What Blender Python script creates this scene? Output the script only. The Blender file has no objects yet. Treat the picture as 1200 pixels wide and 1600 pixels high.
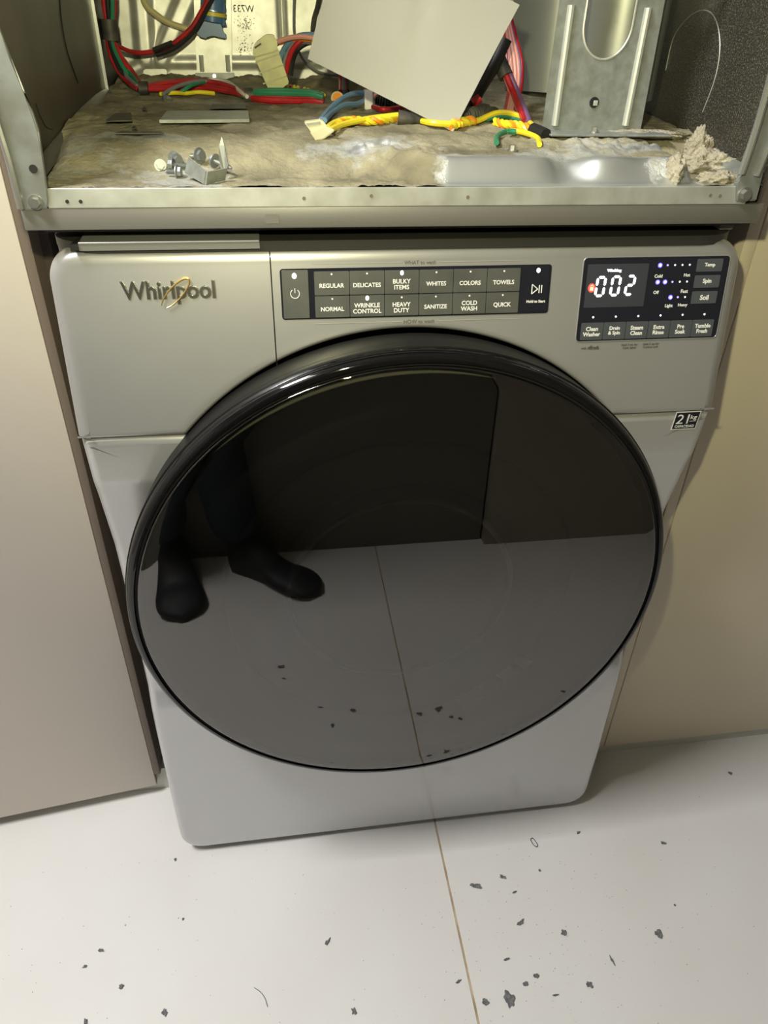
import bpy, bmesh, math, random
from math import sin, cos, pi, atan2, hypot, atan, radians
from mathutils import Vector, Matrix, noise

random.seed(7)
C = bpy.context.scene.collection
SC = bpy.context.scene

# ------------------------------------------------------------------ camera
FPX, YAW, PIT, ROL = 1133.05, .1576, .6027, .0286
CP = Vector((-.1369, -.6918, 1.1359))
_f0 = Vector((sin(YAW), cos(YAW), 0)); _r0 = Vector((cos(YAW), -sin(YAW), 0)); _u0 = Vector((0, 0, 1))
_F = cos(PIT) * _f0 - sin(PIT) * _u0
_U = sin(PIT) * _f0 + cos(PIT) * _u0
_R = cos(ROL) * _r0 + sin(ROL) * _U
_U = -sin(ROL) * _r0 + cos(ROL) * _U
cam_d = bpy.data.cameras.new('camera'); cam = bpy.data.objects.new('camera', cam_d); C.objects.link(cam)
cam.matrix_world = Matrix(((_R.x, _U.x, -_F.x, CP.x), (_R.y, _U.y, -_F.y, CP.y), (_R.z, _U.z, -_F.z, CP.z), (0, 0, 0, 1)))
cam_d.sensor_fit = 'VERTICAL'; cam_d.sensor_height = 32.0; cam_d.lens = FPX / 1600 * 32.0
cam_d.clip_start = .01; cam_d.clip_end = 50
SC.camera = cam

# ------------------------------------------------------------------ world, lights, exposure
SC.view_settings.view_transform = 'Standard'; SC.view_settings.look = 'None'
SC.view_settings.gamma = 1; SC.view_settings.use_curve_mapping = False
SC.view_settings.exposure = 0.0
SC.render.film_transparent = False
wd = bpy.data.worlds.new('world'); SC.world = wd; wd.use_nodes = True
wd.node_tree.nodes['Background'].inputs[0].default_value = (.95, .97, 1, 1)
wd.node_tree.nodes['Background'].inputs[1].default_value = .12

def light(name, typ, loc, aim, energy, color, size=.1, **kw):
    d = bpy.data.lights.new(name, typ); o = bpy.data.objects.new(name, d); C.objects.link(o)
    o.location = loc; d.energy = energy; d.color = color
    o.rotation_euler = (Vector(aim) - Vector(loc)).to_track_quat('-Z', 'Y').to_euler()
    if typ == 'AREA':
        d.shape = 'RECTANGLE'; d.size = size; d.size_y = kw.pop('size_y', size)
    else:
        d.shadow_soft_size = size
    for k, v in kw.items(): setattr(d, k, v)
    return o

light('ceiling_panel_light', 'AREA', (-.98, -.47, 2.37), (-.55, -.44, 0), 65, (1.0, .985, .97), .55, size_y=.36)
light('work_lamp_light', 'SPOT', (-.17, -.60, 1.235), (.12, .45, 1.13), 19, (1.0, .95, .57), .012, spot_size=radians(112), spot_blend=.8)

# ------------------------------------------------------------------ helpers
def ray(u, v):
    return _R * ((u - 600) / FPX) - _U * ((v - 800) / FPX) + _F
def at(u, v, y):
    d = ray(u, v); return CP + d * ((y - CP.y) / d.y)
def atz(u, v, z):
    d = ray(u, v); return CP + d * ((z - CP.z) / d.z)
def atx(u, v, x):
    d = ray(u, v); return CP + d * ((x - CP.x) / d.x)

def obj(name, bm, m, parent=None, smooth=True, ang=35):
    me = bpy.data.meshes.new(name)
    if isinstance(bm, tuple):
        me.from_pydata(bm[0], [], bm[1]); me.update()
    else:
        bmesh.ops.recalc_face_normals(bm, faces=bm.faces); bm.to_mesh(me); bm.free()
    for mm in (m if isinstance(m, list) else [m]): me.materials.append(mm)
    o = bpy.data.objects.new(name, me); C.objects.link(o)
    if smooth:
        me.shade_smooth()
        try: me.set_sharp_from_angle(angle=radians(ang))
        except Exception: pass
    if parent: o.parent = parent
    return o
def tag(o, label=None, cat=None, group=None, kind=None):
    if label: o['label'] = label
    if cat: o['category'] = cat
    if group: o['group'] = group
    if kind: o['kind'] = kind
    return o
def thing(name, label, cat, loc=(0, 0, 0), group=None):
    o = bpy.data.objects.new(name, None); C.objects.link(o); o.location = loc; o.empty_display_size = .05
    bpy.context.view_layer.update()
    return tag(o, label, cat, group)
def keep(o, parent):           # parent to an empty that is not at the origin, keeping world coordinates
    o.parent = parent
    o.matrix_parent_inverse = Matrix.Translation(-Vector(parent.location))
    return o
def bx(bm, x0, x1, y0, y1, z0, z1, bev=0, seg=2, M=None):
    r = bmesh.ops.create_cube(bm, size=1)
    vs = r['verts']
    for v in vs:
        v.co = Vector((x0 + (v.co.x + .5) * (x1 - x0), y0 + (v.co.y + .5) * (y1 - y0), z0 + (v.co.z + .5) * (z1 - z0)))
    if bev:
        es = list({e for v in vs for e in v.link_edges})
        g = bmesh.ops.bevel(bm, geom=es, offset=bev, segments=seg, affect='EDGES', profile=.5)
        vs = g['verts']
        # all verts of this island
        seen = set(vs); st = list(vs)
        while st:
            a = st.pop()
            for e in a.link_edges:
                b = e.other_vert(a)
                if b not in seen: seen.add(b); st.append(b)
        vs = list(seen)
    if M is not None:
        for v in vs: v.co = M @ v.co
    return vs
def box(name, x0, x1, y0, y1, z0, z1, m, parent=None, bev=0, seg=2, M=None):
    bm = bmesh.new(); bx(bm, x0, x1, y0, y1, z0, z1, bev, seg, M); return obj(name, bm, m, parent)
def smooth_pts(pts, n=6):
    P = [Vector(p) for p in pts]
    if len(P) < 3: return P
    out = []
    for i in range(len(P) - 1):
        p0 = P[max(i - 1, 0)]; p1 = P[i]; p2 = P[i + 1]; p3 = P[min(i + 2, len(P) - 1)]
        for k in range(n):
            t = k / n
            out.append(.5 * ((2 * p1) + (-p0 + p2) * t + (2 * p0 - 5 * p1 + 4 * p2 - p3) * t * t + (-p0 + 3 * p1 - 3 * p2 + p3) * t ** 3))
    out.append(P[-1]); return out
def tube(bm, pts, r, seg=8, cap=True, rf=None):
    rings = []; n = None
    for i, p in enumerate(pts):
        a = pts[max(i - 1, 0)]; b = pts[min(i + 1, len(pts) - 1)]
        t = (b - a).normalized()
        if n is None:
            n = t.orthogonal().normalized()
        else:
            n = (n - t * n.dot(t)); n = n.normalized() if n.length > 1e-6 else t.orthogonal().normalized()
        bnm = t.cross(n)
        rr = r if rf is None else rf(i / (len(pts) - 1))
        rings.append([bm.verts.new(p + (n * cos(2 * pi * k / seg) + bnm * sin(2 * pi * k / seg)) * rr) for k in range(seg)])
    for i in range(len(rings) - 1):
        for k in range(seg):
            bm.faces.new((rings[i][k], rings[i][(k + 1) % seg], rings[i + 1][(k + 1) % seg], rings[i + 1][k]))
    if cap:
        bm.faces.new(rings[0][::-1]); bm.faces.new(rings[-1])
def cyl(bm, a, b, r, seg=16, r2=None):
    a = Vector(a); b = Vector(b)
    tube(bm, [a, b], r, seg, True, None if r2 is None else (lambda t: r + (r2 - r) * t))
def lathe(prof, cx, cz, n=128, close_center=False):       # axis along y ; prof [(r,y)]
    bm = bmesh.new(); rings = []
    for r, y in prof:
        if r < 1e-6: rings.append([bm.verts.new((cx, y, cz))])
        else: rings.append([bm.verts.new((cx + r * cos(2 * pi * k / n), y, cz + r * sin(2 * pi * k / n))) for k in range(n)])
    for A, B in zip(rings, rings[1:]):
        for k in range(n):
            if len(A) == 1: bm.faces.new((A[0], B[k], B[(k + 1) % n]))
            elif len(B) == 1: bm.faces.new((A[k], B[0], A[(k + 1) % n]))
            else: bm.faces.new((A[k], B[k], B[(k + 1) % n], A[(k + 1) % n]))
    return bm
def prism(bm, poly, fn, d):   # poly 2d pts -> fn(x,y,depth)
    A = [bm.verts.new(fn(x, y, 0)) for x, y in poly]; B = [bm.verts.new(fn(x, y, d)) for x, y in poly]
    bm.faces.new(A); bm.faces.new(B[::-1])
    for i in range(len(poly)):
        j = (i + 1) % len(poly); bm.faces.new((A[i], B[i], B[j], A[j]))
def rrect(x0, x1, y0, y1, r, n=6):
    out = []
    for cx, cy, a0 in ((x1 - r, y1 - r, 0), (x0 + r, y1 - r, 90), (x0 + r, y0 + r, 180), (x1 - r, y0 + r, 270)):
        for k in range(n + 1):
            a = radians(a0 + 90 * k / n); out.append((cx + r * cos(a), cy + r * sin(a)))
    return out

# ------------------------------------------------------------------ materials
def mat(name, col, metal=0, rough=.5, spec=.5, coat=0, coat_r=.05, bump=0, bscale=200, var=0, vscale=8, vcol=None, emit=None, es=1, bdist=.0008, ior=None):
    m = bpy.data.materials.new(name); m.use_nodes = True; nt = m.node_tree; b = nt.nodes['Principled BSDF']
    b.inputs['Base Color'].default_value = (*col, 1); b.inputs['Metallic'].default_value = metal
    b.inputs['Roughness'].default_value = rough; b.inputs['Specular IOR Level'].default_value = spec
    b.inputs['Coat Weight'].default_value = coat; b.inputs['Coat Roughness'].default_value = coat_r
    if ior: b.inputs['IOR'].default_value = ior
    if emit: b.inputs['Emission Color'].default_value = (*emit, 1); b.inputs['Emission Strength'].default_value = es
    tc = nt.nodes.new('ShaderNodeTexCoord')
    if bump:
        n = nt.nodes.new('ShaderNodeTexNoise'); n.inputs['Scale'].default_value = bscale; n.inputs['Detail'].default_value = 4
        bp = nt.nodes.new('ShaderNodeBump'); bp.inputs['Strength'].default_value = bump; bp.inputs['Distance'].default_value = bdist
        nt.links.new(tc.outputs['Object'], n.inputs['Vector']); nt.links.new(n.outputs['Fac'], bp.inputs['Height']); nt.links.new(bp.outputs['Normal'], b.inputs['Normal'])
    if var or vcol:
        n = nt.nodes.new('ShaderNodeTexNoise'); n.inputs['Scale'].default_value = vscale; n.inputs['Detail'].default_value = 5
        nt.links.new(tc.outputs['Object'], n.inputs['Vector'])
        r = nt.nodes.new('ShaderNodeValToRGB'); r.color_ramp.elements[0].position = .35; r.color_ramp.elements[1].position = .68
        r.color_ramp.elements[0].color = (*col, 1)
        r.color_ramp.elements[1].color = (*(vcol or tuple(c * (1 - var) for c in col)), 1)
        nt.links.new(n.outputs['Fac'], r.inputs['Fac']); nt.links.new(r.outputs['Color'], b.inputs['Base Color'])
    return m

M = {}
M['silver'] = mat('silver paint', (.42, .42, .415), .55, .33, .5, .35, .12, bump=.04, bscale=1500, bdist=.0002, var=.07, vscale=6)
M['silver_low'] = mat('silver paint lower', (.52, .52, .525), .5, .25, .5, .5, .09, bump=.02, bscale=1500, bdist=.0002)
M['topgrey'] = mat('top grey', (.045, .044, .040), .3, .45, bump=.1, bscale=600)
M['handle'] = mat('handle grey', (.26, .26, .25), .4, .4)
M['seam'] = mat('dark seam', (.01, .01, .01), 0, .6)
M['blackgloss'] = mat('black gloss', (.004, .004, .0045), 0, .05, .5, ior=1.5)
M['bowl'] = mat('bowl', (.24, .24, .20), 0, .25)
M['doorside'] = mat('door side black', (.006, .006, .006), 0, .4, .12)
M['bowlmark'] = mat('bowl label', (.85, .85, .87), 0, .5)
M['bowlring'] = mat('bowl ring', (.75, .75, .70), 0, .4)
M['panelblack'] = mat('control panel black', (.012, .013, .02), 0, .18)
M['btn'] = mat('button grey', (.085, .088, .08), 0, .35, coat=.2, var=.2, vscale=40)
M['btn2'] = mat('button slate', (.065, .072, .082), 0, .3)
M['print'] = mat('white print', (.75, .75, .72), 0, .5)
M['printdim'] = mat('dim print', (.30, .30, .28), 0, .5)
M['printdark'] = mat('dark print', (.08, .08, .07), 0, .5)
M['gold'] = mat('gold ring', (.85, .62, .22), .9, .25)
M['logo'] = mat('logo chrome', (.16, .155, .14), .9, .3)
M['logoedge'] = mat('logo edge', (.75, .75, .7), .9, .2)
M['ledw'] = mat('lamp white', (1, 1, 1), emit=(1, .96, 1), es=3)
M['ledoff'] = mat('lamp faint', (.6, .6, .55), emit=(.9, .9, .8), es=.25)
M['leddot'] = mat('lamp dot', (.9, .9, .95), emit=(.9, .92, 1), es=.9)
M['ledb'] = mat('lamp blue', (.1, .1, 1), emit=(.10, .07, 1), es=4)
M['ledcore'] = mat('lamp core', (.8, .8, 1), emit=(.75, .8, 1), es=3)
M['ledp'] = mat('lamp violet', (.4, .3, 1), emit=(.42, .3, 1), es=1.2)
M['ledr'] = mat('lamp red', (1, .1, .1), emit=(1, .04, .02), es=1.6)
M['ledo'] = mat('lamp orange', (1, .5, .3), emit=(1, .35, .18), es=2)
M['digit'] = mat('digits', (1, 1, 1), emit=(.93, .92, 1), es=3.2)
M['display'] = mat('display window', (.04, .044, .055), 0, .2)
M['lipdark'] = mat('dark metal lip', (.22, .22, .2), .8, .3)
M['galv'] = mat('galvanised', (.80, .80, .74), .6, .45, bump=.15, bscale=60, vcol=(.62, .62, .54), vscale=45)
M['flangem'] = mat('flange steel', (.66, .68, .66), .6, .42, bump=.15, bscale=60, vcol=(.46, .47, .42), vscale=30)
M['galvd'] = mat('galvanised dusty', (.36, .39, .37), .45, .45, bump=.2, bscale=80, vcol=(.27, .28, .25), vscale=90)
M['post'] = mat('post steel', (.27, .29, .29), .4, .42, bump=.1, bscale=90, vcol=(.20, .20, .18), vscale=40)
M['ribm'] = mat('rib steel', (.50, .52, .48), .4, .5)
M['screw'] = mat('screw steel', (.30, .32, .32), .7, .5)
M['duct'] = mat('duct steel', (.26, .27, .24), .5, .4, bump=.05)
M['zinc'] = mat('zinc bright', (.50, .51, .49), .9, .32, bump=.1, bscale=120)
M['bar'] = mat('grey painted strip', (.20, .195, .18), .35, .45, bump=.05, bscale=900)
M['outer'] = mat('dryer outer paint', (.10, .09, .085), .2, .5)
M['inner_l'] = mat('inner wall dusty', (.12, .105, .08), .35, .42, vcol=(.06, .052, .042), vscale=9, bump=.1, bscale=60)
M['black'] = mat('black plastic', (.015, .015, .014), 0, .5)
M['blackrib'] = mat('black ribbed', (.03, .03, .028), 0, .55, vcol=(.10, .09, .07), vscale=60)
M['red'] = mat('red wire', (.55, .025, .03), 0, .35, var=.35, vscale=60)
M['green'] = mat('green wire', (.03, .23, .12), 0, .35)
M['yellow'] = mat('yellow wire', (.86, .70, .03), 0, .35)
M['blue'] = mat('blue wire', (.15, .28, .42), 0, .35)
M['greyw'] = mat('grey wire', (.22, .23, .25), 0, .4)
M['pink'] = mat('pink wire', (.75, .36, .30), 0, .4)
M['white'] = mat('white wire', (.8, .74, .68), 0, .4)
M['orange'] = mat('orange', (.95, .33, .02), 0, .4)
M['purple'] = mat('purple wire', (.20, .10, .24), 0, .4)
M['tubeclear'] = mat('cream tube', (.62, .55, .27), 0, .3)
M['ivory'] = mat('ivory plastic', (.72, .68, .45), 0, .4, bump=.05, var=.15, vscale=50)
M['nylon'] = mat('nylon connector', (.58, .57, .24), 0, .35, var=.25, vscale=60)
M['blueplastic'] = mat('blue plastic', (.10, .22, .42), 0, .35, var=.25, vscale=40)
M['yelband'] = mat('yellow band', (.8, .65, .05), 0, .4)
M['lint'] = mat('lint', (.34, .31, .24), 0, .95, 0.1, bump=1, bscale=260, vcol=(.46, .42, .33), vscale=70, bdist=.003)
M['flake'] = mat('grey lint flake', (.10, .105, .11), 0, .9, .1, bump=1, bscale=400, vcol=(.22, .22, .22), vscale=300)
M['sheet'] = mat('grey sheet', (.68, .68, .60), 0, .5, .3, coat=.12, coat_r=.12)
M['creamwall'] = mat('cream cabinet right', (.72, .64, .49), 0, .5, var=.05, vscale=2)
M['whitewall'] = mat('off-white cabinet left', (.74, .675, .60), 0, .55, bump=.04, bscale=500, var=.04, vscale=3)
M['edge'] = mat('brown board edge', (.16, .125, .095), 0, .6)
M['niche'] = mat('niche dark board and gap shade', (.075, .06, .05), 0, .6)
M['plinth'] = mat('plinth white', (.62, .62, .56), 0, .5)
M['wallroom'] = mat('room wall', (.5, .47, .42), 0, .7)
M['wallopp'] = mat('opposite wall', (.30, .27, .22), 0, .7)
M['shadepanel'] = mat('dark shade panel', (.13, .125, .10), 0, .5)  # dark tone stands in for shade on the opposite wall
M['ceil'] = mat('ceiling', (.7, .7, .68), 0, .8)
M['grout'] = mat('grout', (.50, .40, .27), 0, .9, vcol=(.30, .22, .13), vscale=30)
M['denim'] = mat('dark denim', (.020, .027, .038), 0, .85, .2, bump=.5, bscale=300)
M['shoe'] = mat('black shoe', (.012, .013, .017), 0, .6)
M['shirt'] = mat('dark shirt', (.03, .03, .035), 0, .85)
M['skin'] = mat('skin', (.45, .28, .2), 0, .5)
M['hair'] = mat('hair', (.02, .015, .012), 0, .6)
M['phone'] = mat('phone', (.02, .02, .022), 0, .3)

# tinted door glass
m = bpy.data.materials.new('tinted glass'); m.use_nodes = True; nt = m.node_tree; nt.nodes.clear()
out = nt.nodes.new('ShaderNodeOutputMaterial'); mx = nt.nodes.new('ShaderNodeMixShader'); fr = nt.nodes.new('ShaderNodeFresnel')
fr.inputs['IOR'].default_value = 2.15
tr = nt.nodes.new('ShaderNodeBsdfTransparent'); tr.inputs[0].default_value = (.62, .62, .58, 1)
gl = nt.nodes.new('ShaderNodeBsdfGlossy'); gl.inputs['Roughness'].default_value = .015; gl.inputs[0].default_value = (1, .97, .95, 1)
nt.links.new(fr.outputs[0], mx.inputs[0]); nt.links.new(tr.outputs[0], mx.inputs[1]); nt.links.new(gl.outputs[0], mx.inputs[2]); nt.links.new(mx.outputs[0], out.inputs[0])
M['glass'] = m

# floor tile
m = mat('white floor tile', (.62, .62, .60), 0, .4, .35); M['tile'] = m; nt = m.node_tree; b = nt.nodes['Principled BSDF']
tc = nt.nodes['Texture Coordinate']
n1 = nt.nodes.new('ShaderNodeTexNoise'); n1.inputs['Scale'].default_value = 3.5; n1.inputs['Detail'].default_value = 6
r1 = nt.nodes.new('ShaderNodeValToRGB'); r1.color_ramp.elements[0].position = .3; r1.color_ramp.elements[0].color = (.72, .72, .70, 1); r1.color_ramp.elements[1].position = .8; r1.color_ramp.elements[1].color = (.67, .65, .61, 1)
n2 = nt.nodes.new('ShaderNodeTexNoise'); n2.inputs['Scale'].default_value = 95; n2.inputs['Detail'].default_value = 3
r2 = nt.nodes.new('ShaderNodeValToRGB'); r2.color_ramp.elements[0].position = .735; r2.color_ramp.elements[0].color = (1, 1, 1, 1); r2.color_ramp.elements[1].position = .775; r2.color_ramp.elements[1].color = (.42, .38, .33, 1)
mm = nt.nodes.new('ShaderNodeMix'); mm.data_type = 'RGBA'; mm.blend_type = 'MULTIPLY'; mm.inputs[0].default_value = 1
nt.links.new(tc.outputs['Object'], n1.inputs['Vector']); nt.links.new(tc.outputs['Object'], n2.inputs['Vector'])
nt.links.new(n1.outputs['Fac'], r1.inputs[0]); nt.links.new(n2.outputs['Fac'], r2.inputs[0])
nt.links.new(r1.outputs[0], mm.inputs[6]); nt.links.new(r2.outputs[0], mm.inputs[7]); nt.links.new(mm.outputs[2], b.inputs['Base Color'])

# speckled dark inner wall of the dryer
m = mat('speckled dark enamel', (.03, .03, .028), 0, .3, .6, coat=.3, coat_r=.2); M['inner_r'] = m; nt = m.node_tree; b = nt.nodes['Principled BSDF']; tc = nt.nodes['Texture Coordinate']
n1 = nt.nodes.new('ShaderNodeTexNoise'); n1.inputs['Scale'].default_value = 620; n1.inputs['Detail'].default_value = 3
r1 = nt.nodes.new('ShaderNodeValToRGB'); r1.color_ramp.elements[0].position = .52; r1.color_ramp.elements[0].color = (.03, .028, .025, 1); r1.color_ramp.elements[1].position = .75; r1.color_ramp.elements[1].color = (.20, .18, .13, 1)
nt.links.new(tc.outputs['Object'], n1.inputs['Vector']); nt.links.new(n1.outputs['Fac'], r1.inputs[0]); nt.links.new(r1.outputs[0], b.inputs['Base Color'])
bp = nt.nodes.new('ShaderNodeBump'); bp.inputs['Strength'].default_value = .6; bp.inputs['Distance'].default_value = .0012
nt.links.new(n1.outputs['Fac'], bp.inputs['Height']); nt.links.new(bp.outputs['Normal'], b.inputs['Normal'])

# dusty pan: dust amount comes from a vertex attribute laid down with the lint
m = bpy.data.materials.new('dusty galvanised pan'); m.use_nodes = True; M['pan'] = m; nt = m.node_tree; b = nt.nodes['Principled BSDF']
tc = nt.nodes.new('ShaderNodeTexCoord'); at_ = nt.nodes.new('ShaderNodeAttribute'); at_.attribute_name = 'dust'
n1 = nt.nodes.new('ShaderNodeTexNoise'); n1.inputs['Scale'].default_value = 45; n1.inputs['Detail'].default_value = 8; n1.inputs['Roughness'].default_value = .7
ad = nt.nodes.new('ShaderNodeMath'); ad.operation = 'ADD'
sb = nt.nodes.new('ShaderNodeMath'); sb.operation = 'SUBTRACT'; sb.inputs[1].default_value = .5
rp = nt.nodes.new('ShaderNodeValToRGB'); rp.color_ramp.elements[0].position = .35; rp.color_ramp.elements[1].position = .65
n3 = nt.nodes.new('ShaderNodeTexNoise'); n3.inputs['Scale'].default_value = 18; n3.inputs['Detail'].default_value = 8
rd = nt.nodes.new('ShaderNodeValToRGB'); rd.color_ramp.elements[0].position = .3; rd.color_ramp.elements[0].color = (.14, .125, .075, 1); rd.color_ramp.elements[1].position = .72; rd.color_ramp.elements[1].color = (.36, .325, .21, 1)
mc = nt.nodes.new('ShaderNodeMix'); mc.data_type = 'RGBA'; mc.inputs[6].default_value = (.60, .62, .60, 1)
mr = nt.nodes.new('ShaderNodeMapRange'); mr.inputs[3].default_value = .42; mr.inputs[4].default_value = .95
mt = nt.nodes.new('ShaderNodeMapRange'); mt.inputs[3].default_value = .8; mt.inputs[4].default_value = 0
bp = nt.nodes.new('ShaderNodeBump'); bp.inputs['Strength'].default_value = .9; bp.inputs['Distance'].default_value = .0016
n4 = nt.nodes.new('ShaderNodeTexNoise'); n4.inputs['Scale'].default_value = 240; n4.inputs['Detail'].default_value = 6
ml = nt.nodes.new('ShaderNodeMath'); ml.operation = 'MULTIPLY'
L = nt.links.new
for n in (n1, n3, n4): L(tc.outputs['Object'], n.inputs['Vector'])
L(n1.outputs['Fac'], sb.inputs[0]); L(sb.outputs[0], ad.inputs[0]); L(at_.outputs['Fac'], ad.inputs[1]); L(ad.outputs[0], rp.inputs[0])
L(n3.outputs['Fac'], rd.inputs[0]); L(rp.outputs[0], mc.inputs[0]); L(rd.outputs[0], mc.inputs[7]); L(mc.outputs[2], b.inputs['Base Color'])
L(rp.outputs[0], mr.inputs[0]); L(mr.outputs[0], b.inputs['Roughness']); L(rp.outputs[0], mt.inputs[0]); L(mt.outputs[0], b.inputs['Metallic'])
L(n4.outputs['Fac'], ml.inputs[0]); L(rp.outputs[0], ml.inputs[1]); L(ml.outputs[0], bp.inputs['Height']); L(bp.outputs['Normal'], b.inputs['Normal'])

# ------------------------------------------------------------------ setting
def struct(o, label=None): o['kind'] = 'structure'; return tag(o, label or o.name.replace('_', ' '))
TZ = .0
fl = box('floor', -2.2, 2.4, -3.2, 1.0, -.05, -.0010, M['grout']); struct(fl, 'large white floor tiles with a thin tan joint in front of the washer')
xs = [-2.2, -1.1225, .0775, 1.2775, 2.4]; ys = [-3.2, -2.26, -1.06, .14, 1.0]
for i in range(4):
    for j in range(4):
        box('tile', xs[i] + .0016, xs[i + 1] - .0016, ys[j] + .0016, ys[j + 1] - .0016, -.01, TZ, M['tile'], fl, .0006, 1)
struct(box('ceiling', -2.2, 2.4, -3.2, 1.0, 2.42, 2.47, M['ceil']))
struct(box('wall_left', -2.25, -2.2, -3.2, 1.0, 0, 2.42, M['wallroom']))
struct(box('wall_right', 2.4, 2.45, -3.2, 1.0, 0, 2.42, M['wallroom']))
struct(box('wall_front', -2.2, 2.4, .9, .95, 0, 2.42, M['wallroom']), 'wall behind the stacked machines')
struct(box('wall_back', -2.2, 2.4, -3.25, -3.2, 0, 2.42, M['wallroom']))
wp = box('wall_opposite', .36, 2.4, -1.0, -.90, 0, 2.42, M['wallopp']); struct(wp, 'brown-grey wall opposite the washer, mirrored in its door')
dp = box('shade_panel', -1.0, .355, -1.0, -.925, 0, 2.42, M['shadepanel']); struct(dp, 'dark shade panel added opposite the washer for the unlit wall, mirrored in its door')  # added panel, darkened for the shade behind the person in the reflection

# cabinets beside the niche
cr = thing('tall_cabinet', 'cream flat-fronted cabinet to the right of the washer', 'cabinet', (.9, .1, 0))
def kbox(p, name, *a, **k):
    o = box(name, *a, **k); keep(o, p); return o
kbox(cr, 'side_panel', .398, .414, .100, .85, .024, 2.4, M['creamwall'], bev=.0015)
kbox(cr, 'door', .4150, 1.02, .100, .119, .024, 2.4, M['creamwall'], bev=.0015)
kbox(cr, 'door', 1.023, 1.62, .100, .119, .024, 2.4, M['creamwall'], bev=.0015)
kbox(cr, 'plinth', .398, 1.62, .106, .85, .0, .0235, M['plinth'])
cl = thing('tall_cabinet', 'off-white cabinet with slightly open door to the left of the washer', 'cabinet', (-.9, .12, 0))
kbox(cl, 'side_panel', -.392, -.382, .118, .85, .055, 2.4, M['edge'], bev=.001)
kbox(cl, 'gap_shade_strip', -.3818, -.372, .150, .85, .055, 2.4, M['niche'])  # dark strip added to paint the shade in the gap beside the washer
kbox(cl, 'carcass', -1.4, -.393, .16, .85, .055, 2.4, M['niche'])
kbox(cl, 'plinth', -1.4, -.372, .130, .85, 0, .054, M['plinth'])
Md = Matrix.Translation((-.393, .120, 0)) @ Matrix.Rotation(radians(7.2), 4, 'Z')
kbox(cl, 'door', -.60, 0, -.002, .016, .026, 2.4, M['whitewall'], bev=.0012, M=Md)
kbox(cl, 'edge_band', 0.0002, .0012, -.001, .0155, .028, 2.39, M['edge'], M=Md)
tag(cl.children[-1], 'brown door edge')

# ------------------------------------------------------------------ washer
CX, CZ = -.008, .564
WB = thing('washing_machine', 'silver front-loading washing machine with a large round black door, under the opened dryer', 'washing machine')
TA = atan(.178)
def con(x, s, d=0):            # console face coordinates -> world (d = proud of the face)
    return Vector((x, .012 + (.86 + s * cos(TA) - .95) * .178 - d * cos(TA), .86 + s * cos(TA) + d * sin(TA)))
def yface(z):                   # side profile of the front
    K = [(.0, .004), (.02, -.001), (.15, -.002), (.30, .001), (.345, .004), (.38, .012), (.58, .013), (.62, .011), (.70, -.006), (.72, -.012), (.778, -.017)]
    if z <= K[0][0]: return K[0][1]
    for (a, ya), (b_, yb) in zip(K, K[1:]):
        if z <= b_:
            t = (z - a) / (b_ - a); return ya + (yb - ya) * t
    return K[-1][1]
def outline_r(th, cx, cz, x0, x1, z0, z1, rb, rt):   # distance from (cx,cz) to a rounded rectangle
    dx, dz = cos(th), sin(th)
    lo, hi = 0, 2
    def inside(x, z):
        if x < x0 or x > x1 or z < z0 or z > z1: return False
        for sx, ex in ((1, x1), (-1, x0)):
            for sz, ez, r in ((1, z1, rt), (-1, z0, rb)):
                qx = ex - sx * r; qz = ez - sz * r
                if (x - qx) * sx > 0 and (z - qz) * sz > 0 and hypot(x - qx, z - qz) > r: return False
        return True
    for _ in range(40):
        md = (lo + hi) / 2
        if inside(cx + dx * md, cz + dz * md): lo = md
        else: hi = md
    return lo
def panel(ths, rin, rout, yf, inner_round=.010, outer_round=.012, K=22, depth=.06, closed=False):
    """sheet between an inner and an outer curve about the door centre, with rounded-over rims"""
    n = len(ths); po = [Vector((CX + rout(t) * cos(t), CZ + rout(t) * sin(t))) for t in ths]
    pi_ = [Vector((CX + rin(t) * cos(t), CZ + rin(t) * sin(t))) for t in ths]
    def nrm(P, i):
        a = P[(i - 1) % n if closed else max(i - 1, 0)]; b_ = P[(i + 1) % n if closed else min(i + 1, n - 1)]
        t = (b_ - a); return Vector((t.y, -t.x)).normalized() if t.length > 1e-7 else Vector((0, 1))
    verts = []; faces = []; ring = []
    rows = []
    for k in (6, 5, 4, 3, 2, 1):
        a = (k - 1) / 4 * pi / 2 if k < 6 else None
        rows.append(('i', k, a))
    rows.append(('i', 0, 0)) 
    for k in range(1, K): rows.append(('m', k / K, 0))
    rows.append(('o', 0, 0))
    for k in range(1, 7): rows.append(('o', k, k / 5 * pi / 2 if k < 6 else None))
    for kind, k, a in rows:
        row = []
        for i, t in enumerate(ths):
            no = nrm(po, i); ni = nrm(pi_, i)
            A = pi_[i] + ni * inner_round; B = po[i] - no * outer_round
            if kind == 'm':
                p = A.lerp(B, k); y = yf(p.y)
            elif kind == 'i':
                if k == 0: p = A; y = yf(p.y)
                elif k == 6: p = pi_[i]; y = yf(p.y) + depth * .8
                else:
                    a2 = k / 5 * pi / 2; p = A - ni * inner_round * sin(a2); y = yf(A.y) + inner_round * (1 - cos(a2))
            else:
                if k == 0: p = B; y = yf(p.y)
                elif k == 6: p = po[i]; y = yf(p.y) + depth
                else: p = B + no * outer_round * sin(a); y = yf(B.y) + outer_round * (1 - cos(a))
            row.append((p.x, y, p.y))
        rows_ = row; ring.append(row)
    for row in ring: verts += row
    R_ = len(ring); m_ = n if closed else n - 1
    for r in range(R_ - 1):
        for i in range(m_):
            j = (i + 1) % n
            faces.append((r * n + i, r * n + j, (r + 1) * n + j, (r + 1) * n + i))
    return verts, faces
RB = .312
def rout_c(t): return outline_r(t, CX, CZ, -.343, .343, .5, .9545, .001, .030)
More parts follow.
